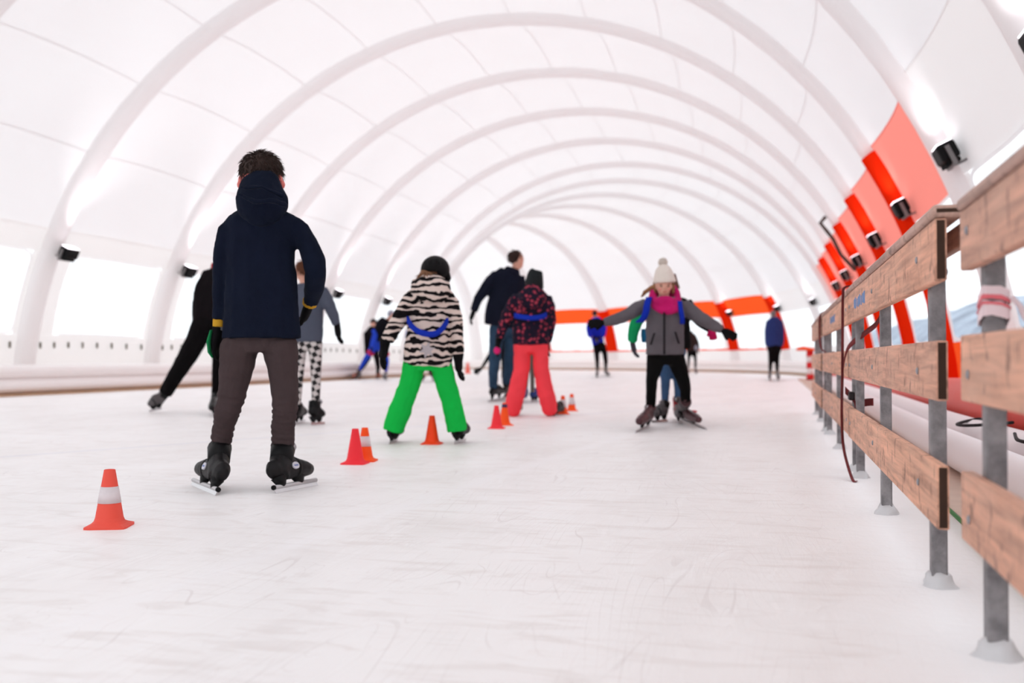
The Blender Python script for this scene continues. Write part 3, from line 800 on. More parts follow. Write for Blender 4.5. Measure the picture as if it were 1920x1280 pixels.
            if tube: piece('blade_tube', [loft_data([(Q(.0, 0, .027), .010*sc, .010*sc), (Q(1., 0, .025), .010*sc, .010*sc)], 10, up)], M_tubm, True)
            for xc in (.2, .62):
                piece('blade_holder', [loft_data([(Q(xc+.01, 0, .024), .010*sc, .020*sc), (Q(xc, 0, hs_*.8), .018*sc, .034*sc), (Q(xc-.01, 0, hs_+.02), .030*sc, .046*sc)], 10, f)], M_bootd, True)
            if tube: piece('tube_cap', [loft_data([(Q(-.012, 0, .027), .0108*sc, .0108*sc), (Q(.015, 0, .027), .0112*sc, .0112*sc)], 10, up)], M_bootd, True)
            if detail:
                cuf = loft_data([(low.lerp(Am, .46), .047*sc, .053*sc), (low.lerp(Am, .7), .049*sc, .054*sc), (low.lerp(Am, .93), .0525*sc, .056*sc)], 16, f)
                piece('cuff', [cuf], trim or M_bootd, True)
                bp = low.lerp(Am, .93)+f*.055*sc+sd*(out*.02*sc)
                piece('buckle', [ellipsoid(bp, .012*sc, .014*sc, .018*sc, (sd, f, up), 10, 6)], M_silver if detail != 2 else M_silver, True)
                piece('toe_strap', [loft_data([(Q(.55, 0, hs_+.050), .0445*sc, .051*sc), (Q(.62, 0, hs_+.046), .0465*sc, .047*sc)], 16, up)], trim or M_bootd, True)
            if badge:
                c0 = Q(.47, out*.0445, hs_+.048)
                nrm = sd*out
                V = [c0+f*(.023*sc*math.cos(2*math.pi*i/20))+up*(.016*sc*math.sin(2*math.pi*i/20))+nrm*.001 for i in range(20)]
                V2 = [p-nrm*.008 for p in V]
                piece('badge', [(V+V2, [tuple(range(20))]+[(i, (i+1) % 20, 20+(i+1) % 20, 20+i) for i in range(20)])], mat('pale_badge', (206, 204, 214), .4))
                bars = []
                for i in range(5):
                    a = c0+f*((-.014+.006*i)*sc)+nrm*.0016
                    V = [a+f*(x*sc)+up*(z*sc)+nrm*y for x in (0, .004) for z in (-.004, .004-.002*(i % 2)) for y in (0, .0006)]
                    bars.append((V, [(0, 1, 3, 2), (4, 6, 7, 5), (0, 4, 5, 1), (2, 3, 7, 6), (0, 2, 6, 4), (1, 5, 7, 3)]))
                piece('badge_print', bars, mat('blue_print', (110, 130, 185), .5))['kind'] = 'stuff'
        s.todo.append(build)
def wr(rows, amp, n, v0, v1):
    """fabric bunching: rows resampled with small swellings between pixel rows v0..v1"""
    out = []
    for i in range(len(rows)-1):
        a, b = rows[i], rows[i+1]; m = max(1, int(abs(b[1]-a[1])/3.2))
        for j in range(m):
            t = j/m; q = tuple(a[x]+(b[x]-a[x])*t for x in range(4))
            w_ = 1 if v0 < q[1] < v1 else 0
            out.append((q[0]+w_*amp*.4*math.sin(q[1]*.7), q[1], q[2], q[3]+w_*amp*math.sin(q[1]*2*math.pi/n)))
    out.append(rows[-1]); return out
def tufts(c, ax, rx, ry, rz, n, ln, wid, lo=-.4, flow=None, seed=1):
    """short strands lying over a head: many small tapered locks"""
    rnd = random.Random(seed); V, F = [], []
    for i in range(n):
        z = lo+(1-lo)*rnd.random(); a = rnd.random()*2*math.pi; q = math.sqrt(max(0, 1-z*z))
        nv = (ax[0]*(q*math.cos(a)/1)+ax[1]*(q*math.sin(a))+ax[2]*z).normalized()
        p = c+ax[0]*(rx*q*math.cos(a))+ax[1]*(ry*q*math.sin(a))+ax[2]*(rz*z)
        dn = (flow or -ax[2]); t = (dn-nv*dn.dot(nv)); 
        if t.length < .1: t = ax[0]*rnd.uniform(-1, 1)+ax[1]*rnd.uniform(-1, 1)
        t = (t.normalized()+nv*.42+ax[0]*rnd.uniform(-.5, .5)+ax[1]*rnd.uniform(-.4, .4)).normalized()
        s = t.cross(nv).normalized(); l = ln*rnd.uniform(.6, 1.25); o = len(V)
        b = p-nv*wid*.6
        V += [b+s*wid, b-s*wid, b+nv*wid*1.1, b+t*l*.6+s*wid*.7+nv*.2*wid, b+t*l*.6-s*wid*.7+nv*.2*wid, b+t*l*.6+nv*wid*.9, b+t*l-nv*wid*.1]
        F += [(o, o+3, o+5, o+2), (o+2, o+5, o+4, o+1), (o, o+1, o+4, o+3), (o+3, o+6, o+5), (o+5, o+6, o+4), (o+4, o+6, o+3)]
    return V, F

# ---- boy in navy, the nearest skater
def boy():
    g = Fig(4.20, (466, 922), 'boy in navy hooded coat and brown trousers skating away, nearest to camera', .0075)
    navy = cloth('navy_wool', (15, 21, 37), .25); brown = cloth('brown_corduroy', (68, 56, 57), .22)
    g.skin = SKINR
    c = g.head(489.5, 334, 38.5, 44, .03, (490, 392, .03))
    for ue in (449.5, 529.5): g.core.append(ellipsoid(g.P(ue, 346, .0), 5.5*g.k, 7*g.k, 9*g.k, None, 10, 8))
    torso = g.limb([(491, 388, .0, 34), (491, 397, .0, 50), (491, 405, .0, 63), (491, 414, .0, 69), (491, 428, 0, 69), (489, 455, 0, 66), (488, 490, 0, 66), (490, 540, 0, 69), (490, 590, 0, 72), (490, 634, 0, 75)], .58)
    la = g.limb([(440, 421, 0, 16), (426, 434, 0, 18.5), (417, 470, 0, 17.5), (414, 510, 0, 16), (412.5, 550, .02, 14), (411, 580, .03, 13), (410.5, 599, .03, 13)])
    ra = g.limb([(545, 419, 0, 17), (561, 432, 0, 20), (578, 462, -.01, 21), (590, 492, -.02, 21.5), (592, 512, -.01, 20.5), (590, 535, .04, 19), (585, 555, .09, 16), (582, 566, .11, 15)])
    g.part('coat', [torso, la, ra], navy, 3, .012, .07)
    hem = g.limb([(490, 624, 0, 75.2), (490, 632, 0, 76)], .59, 0)
    hood = [g.limb([(490, 336, -.02, 33), (490, 343, -.03, 37), (490, 356, -.04, 42), (490, 372, -.05, 48), (491, 388, -.06, 47)], .82, 0, (.01, .01)),
            g.limb([(491, 372, -.045, 49.5), (491, 384, -.06, 49.5), (490, 398, -.07, 44), (489, 410, -.075, 35), (488, 420, -.075, 22)], .75, 0, (.01, .01)),
            loft_data([(g.P(448, 364, -.20), .008, .01), (g.P(478, 379, -.235), .012, .016), (g.P(512, 376, -.235), .012, .016), (g.P(538, 386, -.18), .01, .012)], 10, FH),
            loft_data([(g.P(452, 352, -.18), .008, .01), (g.P(490, 350, -.23), .010, .014), (g.P(532, 368, -.19), .008, .012)], 10, FH)]
    g.part('hood', hood, navy, 2, .016, .06)
    rx, ry = 39.5*g.k, 38*g.k; hc = g.P(490, 322, .03)
    hair = mat('dark_brown_hair', (48, 30, 24), .6, bump=(120, .5), var=.4)
    g.solid('hair', [ellipsoid(hc, rx*.97, rx*1.12, ry*.98, (RGT, FH, Vector((0, 0, 1))), 20, 14), tufts(hc, (RGT, FH, Vector((0, 0, 1))), rx*.95, rx*1.08, ry, 1500, .028, .0028, -.75, Vector((.25, .2, -1)), 3)], hair, True)
    hips = g.limb([(488, 612, 0, 60), (487, 632, 0, 66), (487, 650, 0, 68.5), (487, 660, 0, 62)], .5)
    ll = g.limb(wr([(453, 640, 0, 33), (448, 655, 0, 36), (444, 685, 0, 32), (440, 712, 0, 28.5), (436, 735, -.01, 26), (432, 757, -.01, 22.5), (424.5, 774, 0, 23), (419, 798, .02, 20.5), (415, 833, .04, 19), (413, 848, .05, 18)], 2.6, 10, 742, 846))
    rl = g.limb(wr([(523, 640, 0, 32), (525.5, 655, 0, 33), (529, 685, 0, 29.5), (531.5, 712, 0, 27), (535, 740, -.01, 25), (536, 757, -.01, 24), (533, 775, 0, 22), (531, 800, .02, 21.5), (531, 833, .04, 22), (531, 844, .04, 20)], 2.6, 10, 745, 842))
    g.part('trousers', [hips, ll, rl], brown, 1, .012, .05, .0065)
    cuffm = cloth('mustard_cuff', (196, 148, 44), .1)
    g.part('sleeve_cuff', [g.limb([(410.5, 597, .03, 11.5), (410, 613, .03, 11.5)], .9, 0)], cuffm, 1, voxel=.005, label='mustard knit cuff')
    g.part('sleeve_cuff', [g.limb([(582, 563, .11, 15), (580, 572, .125, 14)], .9, 0)], cuffm, 1, voxel=.005, label='mustard knit cuff')
    g.part('glove_wrist', [g.limb([(410, 612, .03, 10), (410, 620, .03, 10)], .9, 0)], cloth('grey_knit', (128, 126, 128)), 1, voxel=.005)
    g.glove((408, 619, .03), (404, 672, .04), .125, -1, RGT, None, .35)
    green = cloth('green_glove_side', (28, 122, 72), .1)
    g.solid('glove_panel', [loft_data([(g.P(396, 620, .01), .005, .016), (g.P(391.5, 640, .01), .008, .022), (g.P(393, 660, .01), .007, .018), (g.P(398, 669, .01), .004, .010)], 10, FH, dome=(.004, .004))], green, label='green outer panel of the glove')
    g.glove((579, 572, .125), (566, 606, .17), .12, 1, -RGT, None, .6)
    g.solid('glove_panel', [loft_data([(g.P(584, 576, .13), .004, .012), (g.P(578, 590, .15), .007, .016), (g.P(569, 603, .16), .005, .012)], 10, FH, dome=(.004, .004))], green, label='green outer panel of the glove')
    g.skate(ground(404, 929), ground(358, 909), (412, 836, .05), detail=1, badge=True, out=-1, sc=.95, hs=.05)
    g.skate(ground(517, 925), ground(596, 909), (531, 838, .04), detail=1, badge=True, out=1, sc=.95, hs=.05)
    return g.finish()
boy()

def pat_zebra():
    m = bpy.data.materials.new('zebra_fleece'); t = NT(m); v = t.coord('Object')
    wv = t.add('ShaderNodeTexWave', bands_direction='Z'); 
    mp = t.coord('Object', (.55, .55, 1))
    t.link(mp, wv.inputs['Vector']); wv.inputs['Scale'].default_value = 7.2; wv.inputs['Distortion'].default_value = 6.5; wv.inputs['Detail'].default_value = 2; wv.inputs['Detail Scale'].default_value = 2.4
    n = t.noise(v, 7, 3)
    f = t.math('ADD', wv.outputs['Fac'], t.math('MULTIPLY', t.math('SUBTRACT', n, .5), 1.0))
    c = t.ramp(f, [(.46, lin((22, 18, 20))), (.56, lin((222, 202, 193)))])
    t.link(c, t.b.inputs['Base Color']); t.b.inputs['Roughness'].default_value = .95; t.b.inputs['Specular IOR Level'].default_value = .1
    t.bump(t.noise(v, 200, 3), .5, .004); return m
def pat_floral():
    m = bpy.data.materials.new('floral_print'); t = NT(m); v = t.coord('Object')
    vo = t.add('ShaderNodeTexVoronoi'); t.link(v, vo.inputs['Vector']); vo.inputs['Scale'].default_value = 25; vo.inputs['Randomness'].default_value = 1
    n = t.noise(v, 32, 4, .65); big = t.noise(v, 6, 2)
    f = t.math('ADD', t.math('ADD', vo.outputs['Distance'], t.math('MULTIPLY', t.math('SUBTRACT', n, .5), 1.1)), t.math('MULTIPLY', t.math('SUBTRACT', .5, big), .9))
    c = t.ramp(f, [(.20, lin((178, 66, 84))), (.30, lin((118, 34, 54))), (.40, lin((30, 22, 40)))])
    t.link(c, t.b.inputs['Base Color']); t.b.inputs['Roughness'].default_value = .85; t.b.inputs['Specular IOR Level'].default_value = .15
    t.bump(t.noise(v, 120, 3), .3, .004); return m
def pat_hound():
    m = bpy.data.materials.new('houndstooth_knit'); t = NT(m)
    v = t.coord('Object', (1, 1, 1), (0, 0, 0))
    ck = t.add('ShaderNodeTexChecker'); t.link(t.coord('Object', (1, .001, 1), (0, .5, 0)), ck.inputs[0]); ck.inputs['Scale'].default_value = 25
    ck2 = t.add('ShaderNodeTexChecker'); t.link(t.coord('Object', (1, .001, 1), (0, .18, 0), (.012, 0, .01)), ck2.inputs[0]); ck2.inputs['Scale'].default_value = 25
    f = t.math('MAXIMUM', ck.outputs['Fac'], t.math('MULTIPLY', ck2.outputs['Fac'], .0))
    c = t.mix(f, lin((26, 22, 24)), lin((205, 196, 194)))
    t.link(c, t.b.inputs['Base Color']); t.b.inputs['Roughness'].default_value = .9; return m

# ---- girl in zebra jacket and green trousers
def zebra():
    D = .55*FPX/(833-672)
    g = Fig(D, (800, 832), 'child in zebra print jacket, green trousers and black helmet seen from behind')
    Z = pat_zebra(); green = cloth('green_snow_trousers', (22, 184, 72), .12)
    g.head(812, 515, 21, 27, .02, (806, 556, .02))
    z = Vector((0, 0, 1))
    hc = g.P(816, 506, .01); k = g.k
    hv, hf = ellipsoid(hc, 27.5*k, 31*k, 27*k, (RGT, FH, z), 28, 20)
    lim = hc.z-5*k
    hv = [Vector((p.x, p.y, max(p.z, lim-(10*k if (p-hc).dot(RGT) > 8*k else 0)-.4*max(0, (p-hc).dot(FH))))) for p in hv]
    helm = mat('black_helmet', (16, 13, 15), .6, spec=.12)
    g.solid('helmet', [(hv, hf)], helm)
    g.solid('helmet_pad', [g.limb([(837, 512, -.0, 6.5), (840, 522, 0, 6), (838, 530, .01, 4)], 1.4, 0, (.01, .01))], helm)
    vents = [ellipsoid(hc+RGT*(x*k)+z*(y*k)-FH*math.sqrt(max(0, (31*k)**2*(1-(x/27.5)**2-(y/27)**2)))*1.0, 2.2*k, .006, 6*k, None, 10, 6) for x, y in ((-10, 10), (0, 13), (10, 10))]
    for v_ in vents: g.solid('helmet_vent', [v_], M_bootd)
    g.solid('hair', [g.limb([(804, 511, -.06, 15), (802, 518, -.06, 17), (800, 525, -.05, 16)], .6, 0, (.01, .01)), tufts(g.P(803, 518, -.06), (RGT, FH, z), 17*k, .06, 8*k, 160, .05, .004, -.6, None, 5)], mat('light_brown_hair', (132, 92, 66), .6, var=.3))
    g.part('collar', [g.limb([(808, 515, .0, 20), (806, 526, .0, 25)], .9, 0)], cloth('charcoal_fleece', (44, 40, 46)), 2)
    torso = g.limb([(808, 532, 0, 24), (808, 542, 0, 36), (807, 554, 0, 41), (806, 575, 0, 39), (803, 605, 0, 38.5), (802, 635, 0, 42), (802, 660, 0, 45.5), (802.5, 676, 0, 46.5), (802, 686, 0, 45)], .66)
    la = g.limb([(779, 550, 0, 14), (768, 565, 0, 16), (754, 590, -.02, 16), (741, 612, -.02, 14.5), (726, 638, -.01, 12.5)])
    ra = g.limb([(836, 552, 0, 13), (847, 570, 0, 14.5), (855, 605, 0, 14), (857, 635, 0, 12.5), (858.5, 664, .0, 11.5)])
    g.part('jacket', [torso, la, ra], Z, 3, .014, .07)
    hood = [g.limb([(808, 518, -.07, 19), (808, 526, -.08, 31), (808, 540, -.09, 36), (808, 552, -.1, 31), (808, 563, -.1, 19)], .62, 0, (.012, .012)),
            g.limb([(779, 526, -.06, 7), (777, 545, -.08, 8), (786, 562, -.09, 6)], 1, 0, (.01, .01)), g.limb([(836, 528, -.06, 7), (838, 547, -.08, 8), (829, 562, -.09, 6)], 1, 0, (.01, .01))]
    g.part('hood', hood, Z, 2, .01, .06)
    blue = cloth('blue_sash', (24, 50, 168), .08)
    pts = [g.P(u, v, d) for u, v, d in ((764.5, 598, -.06), (770, 609, -.12), (784, 621, -.155), (801, 626, -.165), (817, 625, -.155), (830, 615, -.12), (839, 601, -.06))]
    g.solid('sash', [ribbon([(p, (0, 0, 1)) for p in curve_pts(pts, 4)], .038, .008)], blue, True, 'blue sash hanging across the back')
    sv = []; cs = g.P(801, 656, -.163)
    for dpt in (0, .012):
        for i in range(12):
            r = (15.5 if i % 2 == 0 else 7.5)*k; a = math.pi/6*i+.26
            sv.append(cs+RGT*(r*math.sin(a))+z*(r*math.cos(a))-FH*(.02-dpt))
    g.solid('star_patch', [(sv, [tuple(range(12)), tuple(range(12, 24))[::-1]]+[(i, (i+1) % 12, 12+(i+1) % 12, 12+i) for i in range(12)])], mat('silver_grey_patch', (176, 166, 170), .7), False, 'grey star patch')
    hips = g.limb([(802, 668, 0, 40), (802, 685, 0, 41), (802, 694, 0, 36)], .58)
    ll = g.limb([(780, 676, 0, 22), (775, 692, 0, 21), (766, 728, -.01, 20), (756, 752, -.01, 20), (749, 772, 0, 22), (741, 792, .01, 20.5), (737, 808, .01, 19)])
    rl = g.limb([(824, 676, 0, 22), (829, 692, 0, 20.5), (838, 725, -.01, 19.5), (845, 748, -.01, 19), (850, 770, 0, 19), (855, 792, .01, 19.5), (857, 808, .01, 19)])
    g.part('trousers', [hips, ll, rl], green, 3, .012, .06)
    g.glove((722, 641, 0), (716, 688, .03), .17, 1, RGT, None, .3, cuff=1.1)
    g.glove((859, 668, 0), (861, 706, .03), .155, -1, RGT, None, .5, cuff=1.2)
    g.skate(ground(729, 832.5), ground(745, 826), (737, 808, .05), sc=.95, hs=.05, tube=False)
    g.skate(ground(852, 833), ground(873, 827), (858, 808, .05), sc=1.0, hs=.05, tube=False)
    return g.finish()
zebra()

# ---- girl in floral jacket and coral trousers
def floral():
    D = .55*FPX/(782-672)
    g = Fig(D, (997, 780), 'child in dark floral jacket and coral snow trousers with black knit hat')
    F_ = pat_floral(); coral = cloth('coral_snow_trousers', (250, 72, 82), .1)
    z = Vector((0, 0, 1)); k = g.k
    g.head(1001, 530, 15, 20, .02, (999, 556, .02))
    hat = mat('black_rib_knit', (26, 30, 32), .95, bump=(60, .8))
    g.part('hat', [g.limb([(1002, 541, .0, 17.5), (1002, 528, .01, 17), (1003, 516, .02, 15.5), (1004, 508, .02, 12.5)], 1.1, 0, (0, .012)), ellipsoid(g.P(998, 507, .0), 4*k, 5*k, 5*k), ellipsoid(g.P(1014, 512, .0), 4*k, 5*k, 4*k), g.limb([(1000, 540, 0, 16), (999, 549, 0, 16)], 1, 0)], hat, 2, .008, .04)
    torso = g.limb([(998, 543, 0, 17), (998, 550, 0, 28), (998, 562, 0, 34), (997, 585, 0, 33), (996, 610, 0, 34.5), (995, 632, 0, 35), (995, 646, 0, 34)], .68)
    la = g.limb([(972, 556, 0, 11), (963, 568, 0, 12), (953, 588, -.02, 11.5), (946, 605, -.02, 10.5), (939, 624, 0, 9), (936, 634, 0, 8.5)])
    ra = g.limb([(1023, 557, 0, 11), (1030, 575, 0, 11.5), (1033, 600, 0, 11), (1030, 622, .03, 9.5), (1027, 640, .06, 8.5)])
    g.part('jacket', [torso, la, ra], F_, 3, .016, .07)
    g.part('hood', [g.limb([(997, 538, -.06, 14), (998, 548, -.09, 24), (998, 562, -.11, 26), (997, 576, -.10, 17)], .7, 0, (.015, .015))], F_, 2, .01, .06)
    blue = cloth('blue_sash', (24, 50, 168), .08)
    pts = [g.P(u, v, d) for u, v, d in ((965, 591, -.07), (972, 593, -.14), (995, 596, -.18), (1014, 594, -.15), (1024, 590, -.08))]
    g.solid('sash', [ribbon([(p, (0, 0, 1)) for p in curve_pts(pts, 4)], .046, .008)], blue, True, 'blue sash across the back')
    hips = g.limb([(995, 638, 0, 30), (995, 652, 0, 32.5), (995, 660, 0, 28)], .6)
    ll = g.limb([(979, 644, 0, 16.5), (979, 668, 0, 15.5), (978, 692, 0, 15), (973, 715, 0, 16), (968, 738, .0, 16.5), (963, 757, .07, 16), (961, 772, .13, 15)])
    rl = g.limb([(1011, 644, 0, 16.5), (1014, 668, 0, 15), (1015, 692, 0, 15), (1019, 715, 0, 15.5), (1024, 738, 0, 16), (1029, 757, .07, 16), (1031, 771, .13, 14.5)])
    g.part('trousers', [hips, ll, rl], coral, 3, .014, .07)
    g.glove((935, 637, 0), (930, 665, .02), .15, 1, RGT, None, .3, cuff=1.1)
    g.solid('mitten_patch', [ellipsoid(g.P(932, 657, -.05), 6.5*k, .02, 7*k, None, 10, 8)], mat('magenta_knit', (214, 34, 110), .9), label='magenta patch on the glove')
    g.glove((1027, 642, .06), (1026, 662, .08), .13, -1, RGT, None, .5)
    g.skate(ground(955, 780.5), ground(966, 776), (961, 774, .22), sc=1, hs=.05, tube=False, boot=M_bootg)
    g.skate(ground(1025, 780), ground(1046, 776), (1033, 773, .22), sc=1, hs=.05, tube=False)
    return g.finish()
floral()

# ---- man in navy jacket and jeans
M_jeans = mat('blue_denim', (44, 66, 88), .9, bump=(150, .3), var=.35, spec=.15)
def man():
    D = .55*FPX/(753-672)
    g = Fig(D, (940, 752), 'tall man in dark navy jacket and jeans leaning with arm held back')
    navy = cloth('black_navy_cloth', (19, 22, 36), .2); k = g.k; z = Vector((0, 0, 1))
    face = (RGT*.85+FH*.5).normalized()
    g.head(970, 488, 11.5, 17, 0, (960, 517, 0), face)
    hc = g.P(968, 483, .0)
    g.solid('hair', [ellipsoid(hc-face*.02, 11.6*k, 13*k, 13*k, (g.hax[0], g.hax[1], z), 18, 12), tufts(hc-face*.02, (RGT, FH, z), 11.4*k, 11.6*k, 13*k, 400, .05, .006, -.3, None, 8)], mat('short_dark_hair', (56, 38, 34), .7))
    g.part('collar', [g.limb([(962, 502, 0, 13), (958, 514, 0, 19)], 1, 0)], navy, 2)
    torso = g.limb([(957, 508, 0, 20), (954, 516, 0, 29), (952, 532, 0, 32), (947, 556, 0, 31), (943, 582, 0, 33), (940, 606, 0, 33), (939, 612, 0, 32)], .62)
    la = g.limb([(932, 515, 0, 11), (920, 528, -.03, 12), (907, 545, -.06, 10.5), (897, 560, -.08, 9), (891, 575, -.08, 7.5), (888, 583, -.08, 7)])
    ra = g.limb([(973, 518, 0, 11), (978, 545, .02, 11), (980, 575, .1, 9.5), (982, 600, .2, 8)])
    g.part('jacket', [torso, la, ra], navy, 3, .018, .1)
    hips = g.limb([(944, 602, 0, 26), (946, 618, 0, 25), (946, 630, 0, 22)], .6)
    ll = g.limb([(932, 612, 0, 14.5), (930, 640, 0, 13.5), (928, 672, 0, 11.5), (925, 700, 0, 9.5), (925, 728, .03, 8)])
    rl = g.limb([(957, 616, .05, 13), (957, 640, .08, 12.5), (956, 672, .15, 11.5), (954, 700, .2, 11), (950, 718, .25, 9.5)])
    g.part('jeans', [hips, ll, rl], M_jeans, 3, .014, .08)
    g.glove((888, 584, -.08), (882, 600, -.08), .17, 1, RGT, None, .7)
    g.glove((982, 602, .2), (984, 618, .22), .17, 1, RGT, None, .7)
    g.skate(ground(915, 754), ground(946, 748), (925, 728, .03), sc=1.1, hs=.075, tube=False)
    g.skate(ground(938, 747), ground(960, 742), (950, 718, .25), sc=1.1, hs=.075, tube=False)
    return g.finish()
man()

# ---- girl in grey jacket facing the camera
def front_girl():
    D = .55*FPX/(803-672)
    g = Fig(D, (1245, 806), 'girl facing camera in grey jacket, magenta scarf and cream bobble hat, arms spread')
    grey = mat('grey_melange', (98, 92, 97), .95, bump=(180, .4), var=.18, spec=.1); k = g.k; z = Vector((0, 0, 1)); B = -FH
    fd = (B*.97-z*.22).normalized()
    g.skin = SKIN
    g.head(1244, 535, 16, 21, 0, (1246, 575, 0.0), fd)
    c, ax = g.hc, g.hax
    for q in (-1, 1):
        g.solid('eye', [ellipsoid(c+ax[0]*(q*6.3*k)+z*(1.0*k)+fd*(15.2*k), 2.3*k, 2.0*k, 1.2*k, ax, 10, 6)], mat('dark_eye', (52, 34, 32), .3))
        g.solid('eyebrow', [ellipsoid(c+ax[0]*(q*6.5*k)+z*(4.2*k)+fd*(15.3*k), 3.4*k, 1.6*k, .7*k, ax, 10, 6)], mat('brown_brow', (120, 82, 66), .7))
        g.solid('cheek', [ellipsoid(c+ax[0]*(q*8*k)-z*(5*k)+fd*(12.3*k), 4*k, 2.6*k, 3.4*k, ax, 10, 6)], mat('flushed_skin', (224, 150, 138), .6))
    g.solid('mouth', [ellipsoid(c-z*(9.2*k)+fd*(15.2*k), 4.2*k, 1.9*k, 1.3*k, ax, 10, 6)], mat('lips', (186, 92, 92), .5))
    knit = mat('cream_rib_knit', (226, 214, 204), .95, bump=(45, .9))
    g.part('bobble_hat', [g.limb([(1246, 530, 0, 20), (1245.5, 524, 0, 20.5), (1245, 514, .01, 18.5), (1244, 505, .015, 15), (1243.5, 498, .02, 9)], 1.05, 0, (0, .01)), g.limb([(1246.5, 530.5, 0, 21), (1246, 523, 0, 21)], 1.05, 0)], knit, 2, .006, .03)
    pc = g.P(1243, 492, .02)
    g.solid('pompom', [ellipsoid(pc, 7.5*k, 7.5*k, 7*k), tufts(pc, (RGT, FH, z), 7.5*k, 7.5*k, 7*k, 350, .018, .004, -1, z, 4)], knit)
    hairm = mat('chestnut_hair', (140, 96, 62), .6, bump=(90, .5), var=.3)
    g.part('hair', [g.limb([(1229, 536, .0, 4), (1219, 541, .04, 4.5), (1209, 548, .06, 4), (1203, 556, .06, 2)], 1, 0, (.006, .006))], hairm, 1, .008, .03, .006)
    g.part('hair_strand', [g.limb([(1228, 527, .02, 3), (1227, 540, .02, 3.5), (1228, 550, .0, 3)], 1, 0)], hairm, 1, .008, .03, .006)
    g.part('hair_strand', [g.limb([(1261, 527, .02, 3), (1262, 540, .02, 3.5), (1262, 550, 0, 3)], 1, 0)], hairm, 1, .008, .03, .006)
    scarf = mat('magenta_knit_scarf', (186, 18, 98), .95, bump=(50, .9), var=.2)
    sc_ = []
    for (du, dv, rr, ru, rd, tilt) in ((0, 1, 7.5, 23, .10, 1.0), (1, 9, 8, 24, .115, 1.1), (1, -4, 6, 23, .09, 1.25)):
        ringp = []
        for i in range(21):
            a = 2*math.pi*i/20
            ringp.append((g.P(1246.5+du+ru*math.cos(a), 556+dv, -.0)+FH*(rd*math.sin(a))+z*(.045*tilt*1.6*math.sin(a)), rr*k, rr*k))
        sc_.append(loft_data(ringp, 10, z))
    sc_.append(ellipsoid(g.P(1247, 566, -.085), 21*k, .05, 12*k, (RGT, FH, z)))
    g.part('scarf', sc_, scarf, 2, .014, .04)
    torso = g.limb([(1247, 556, 0, 22), (1247, 563, 0, 34), (1247, 575, 0, 38), (1247, 600, 0, 36), (1247, 630, 0, 36), (1247, 655, 0, 36.5), (1247, 665, 0, 36.5)], .62)
    la = g.limb([(1213, 570, 0, 12), (1198, 577, 0, 14), (1180, 588, -.02, 12.5), (1160, 597, -.04, 11.5), (1144, 602, -.05, 9.5), (1132, 604, -.06, 8)])
    ra = g.limb([(1280, 571, 0, 12), (1296, 583, 0, 14.5), (1312, 596, -.02, 13), (1330, 606, -.05, 12), (1345, 614, -.07, 9.5), (1354, 619, -.08, 8)])
    g.part('jacket', [torso, la, ra], grey, 3, .012, .06)
    dk = cloth('dark_zip', (40, 36, 40))
    g.solid('zip', [ribbon([(g.P(1245.5, v, d), RGT) for v, d in ((580, -.125), (600, -.140), (630, -.143), (655, -.145), (664, -.146))], .016, .006)], dk)
    for a, b in (((1227, 624), (1220, 646)), ((1266, 622), (1273, 644))):
        g.solid('pocket', [ribbon([(g.P(a[0], a[1], -.125), RGT), (g.P(b[0], b[1], -.118), RGT)], .016, .006)], dk)
    bl = cloth('blue_webbing', (22, 48, 170), .08)
    g.solid('shoulder_strap', [ribbon([(p, RGT) for p in curve_pts([g.P(1217, 558, -.05), g.P(1213, 572, -.11), g.P(1211, 585, -.115), g.P(1205, 598, -.09), g.P(1198, 603, -.02)], 4)], .05, .008)], bl, True, 'blue strap over the shoulder')
    g.solid('shoulder_strap', [ribbon([(p, RGT) for p in curve_pts([g.P(1274, 565, -.08), g.P(1276, 580, -.11), g.P(1279, 596, -.10), g.P(1279, 606, -.06)], 4)], .036, .008)], bl, True, 'blue strap over the shoulder')
    blk = cloth('black_stretch_trousers', (12, 10, 11), .2)
    hips = g.limb([(1247, 656, 0, 32), (1248, 668, 0, 34.5), (1248, 684, 0, 33)], .52)
    ll = g.limb([(1230, 668, 0, 17.5), (1227, 690, 0, 15.5), (1222, 712, -.01, 11), (1221, 735, 0, 10), (1220, 762, .02, 9.5)])
    rl = g.limb([(1266, 668, 0, 17.5), (1273, 690, 0, 15.5), (1281, 712, -.03, 12.5), (1285, 730, -.01, 11), (1285.5, 751, .03, 9)])
    g.part('trousers', [hips, ll, rl], blk, 3, .008, .06)
    g.glove((1131, 604.5, -.06), (1105, 607, -.08), .12, 1, (FH-z*.5), None, .3, .12, cuff=.8)
    g.glove((1355, 619.5, -.08), (1380, 632, -.10), .12, -1, (FH-z*.5), None, .3, .06, cuff=.8)
    g.skate(ground(1218, 799), ground(1191, 812), (1220, 762, .02), M_bootr, 2, .06, .92, M_bootg, tube=False)
    g.skate(ground(1274, 783), ground(1326, 806), (1286, 751, .03), M_bootr, 2, .06, .92, M_bootg, tube=False)
    for (h, t_) in (((1216, 798), (1193, 811)), ((1276, 784), (1322, 804))):
        H_, T_ = ground(*h), ground(*t_)
        m_ = H_.lerp(T_, .58)+z*.105
        g.solid('skate_trim', [ellipsoid(m_, .045, .03, .012, ((T_-H_).normalized(), (T_-H_).normalized().cross(z), z), 12, 8)], M_redtrim)
    return g.finish()
front_girl()

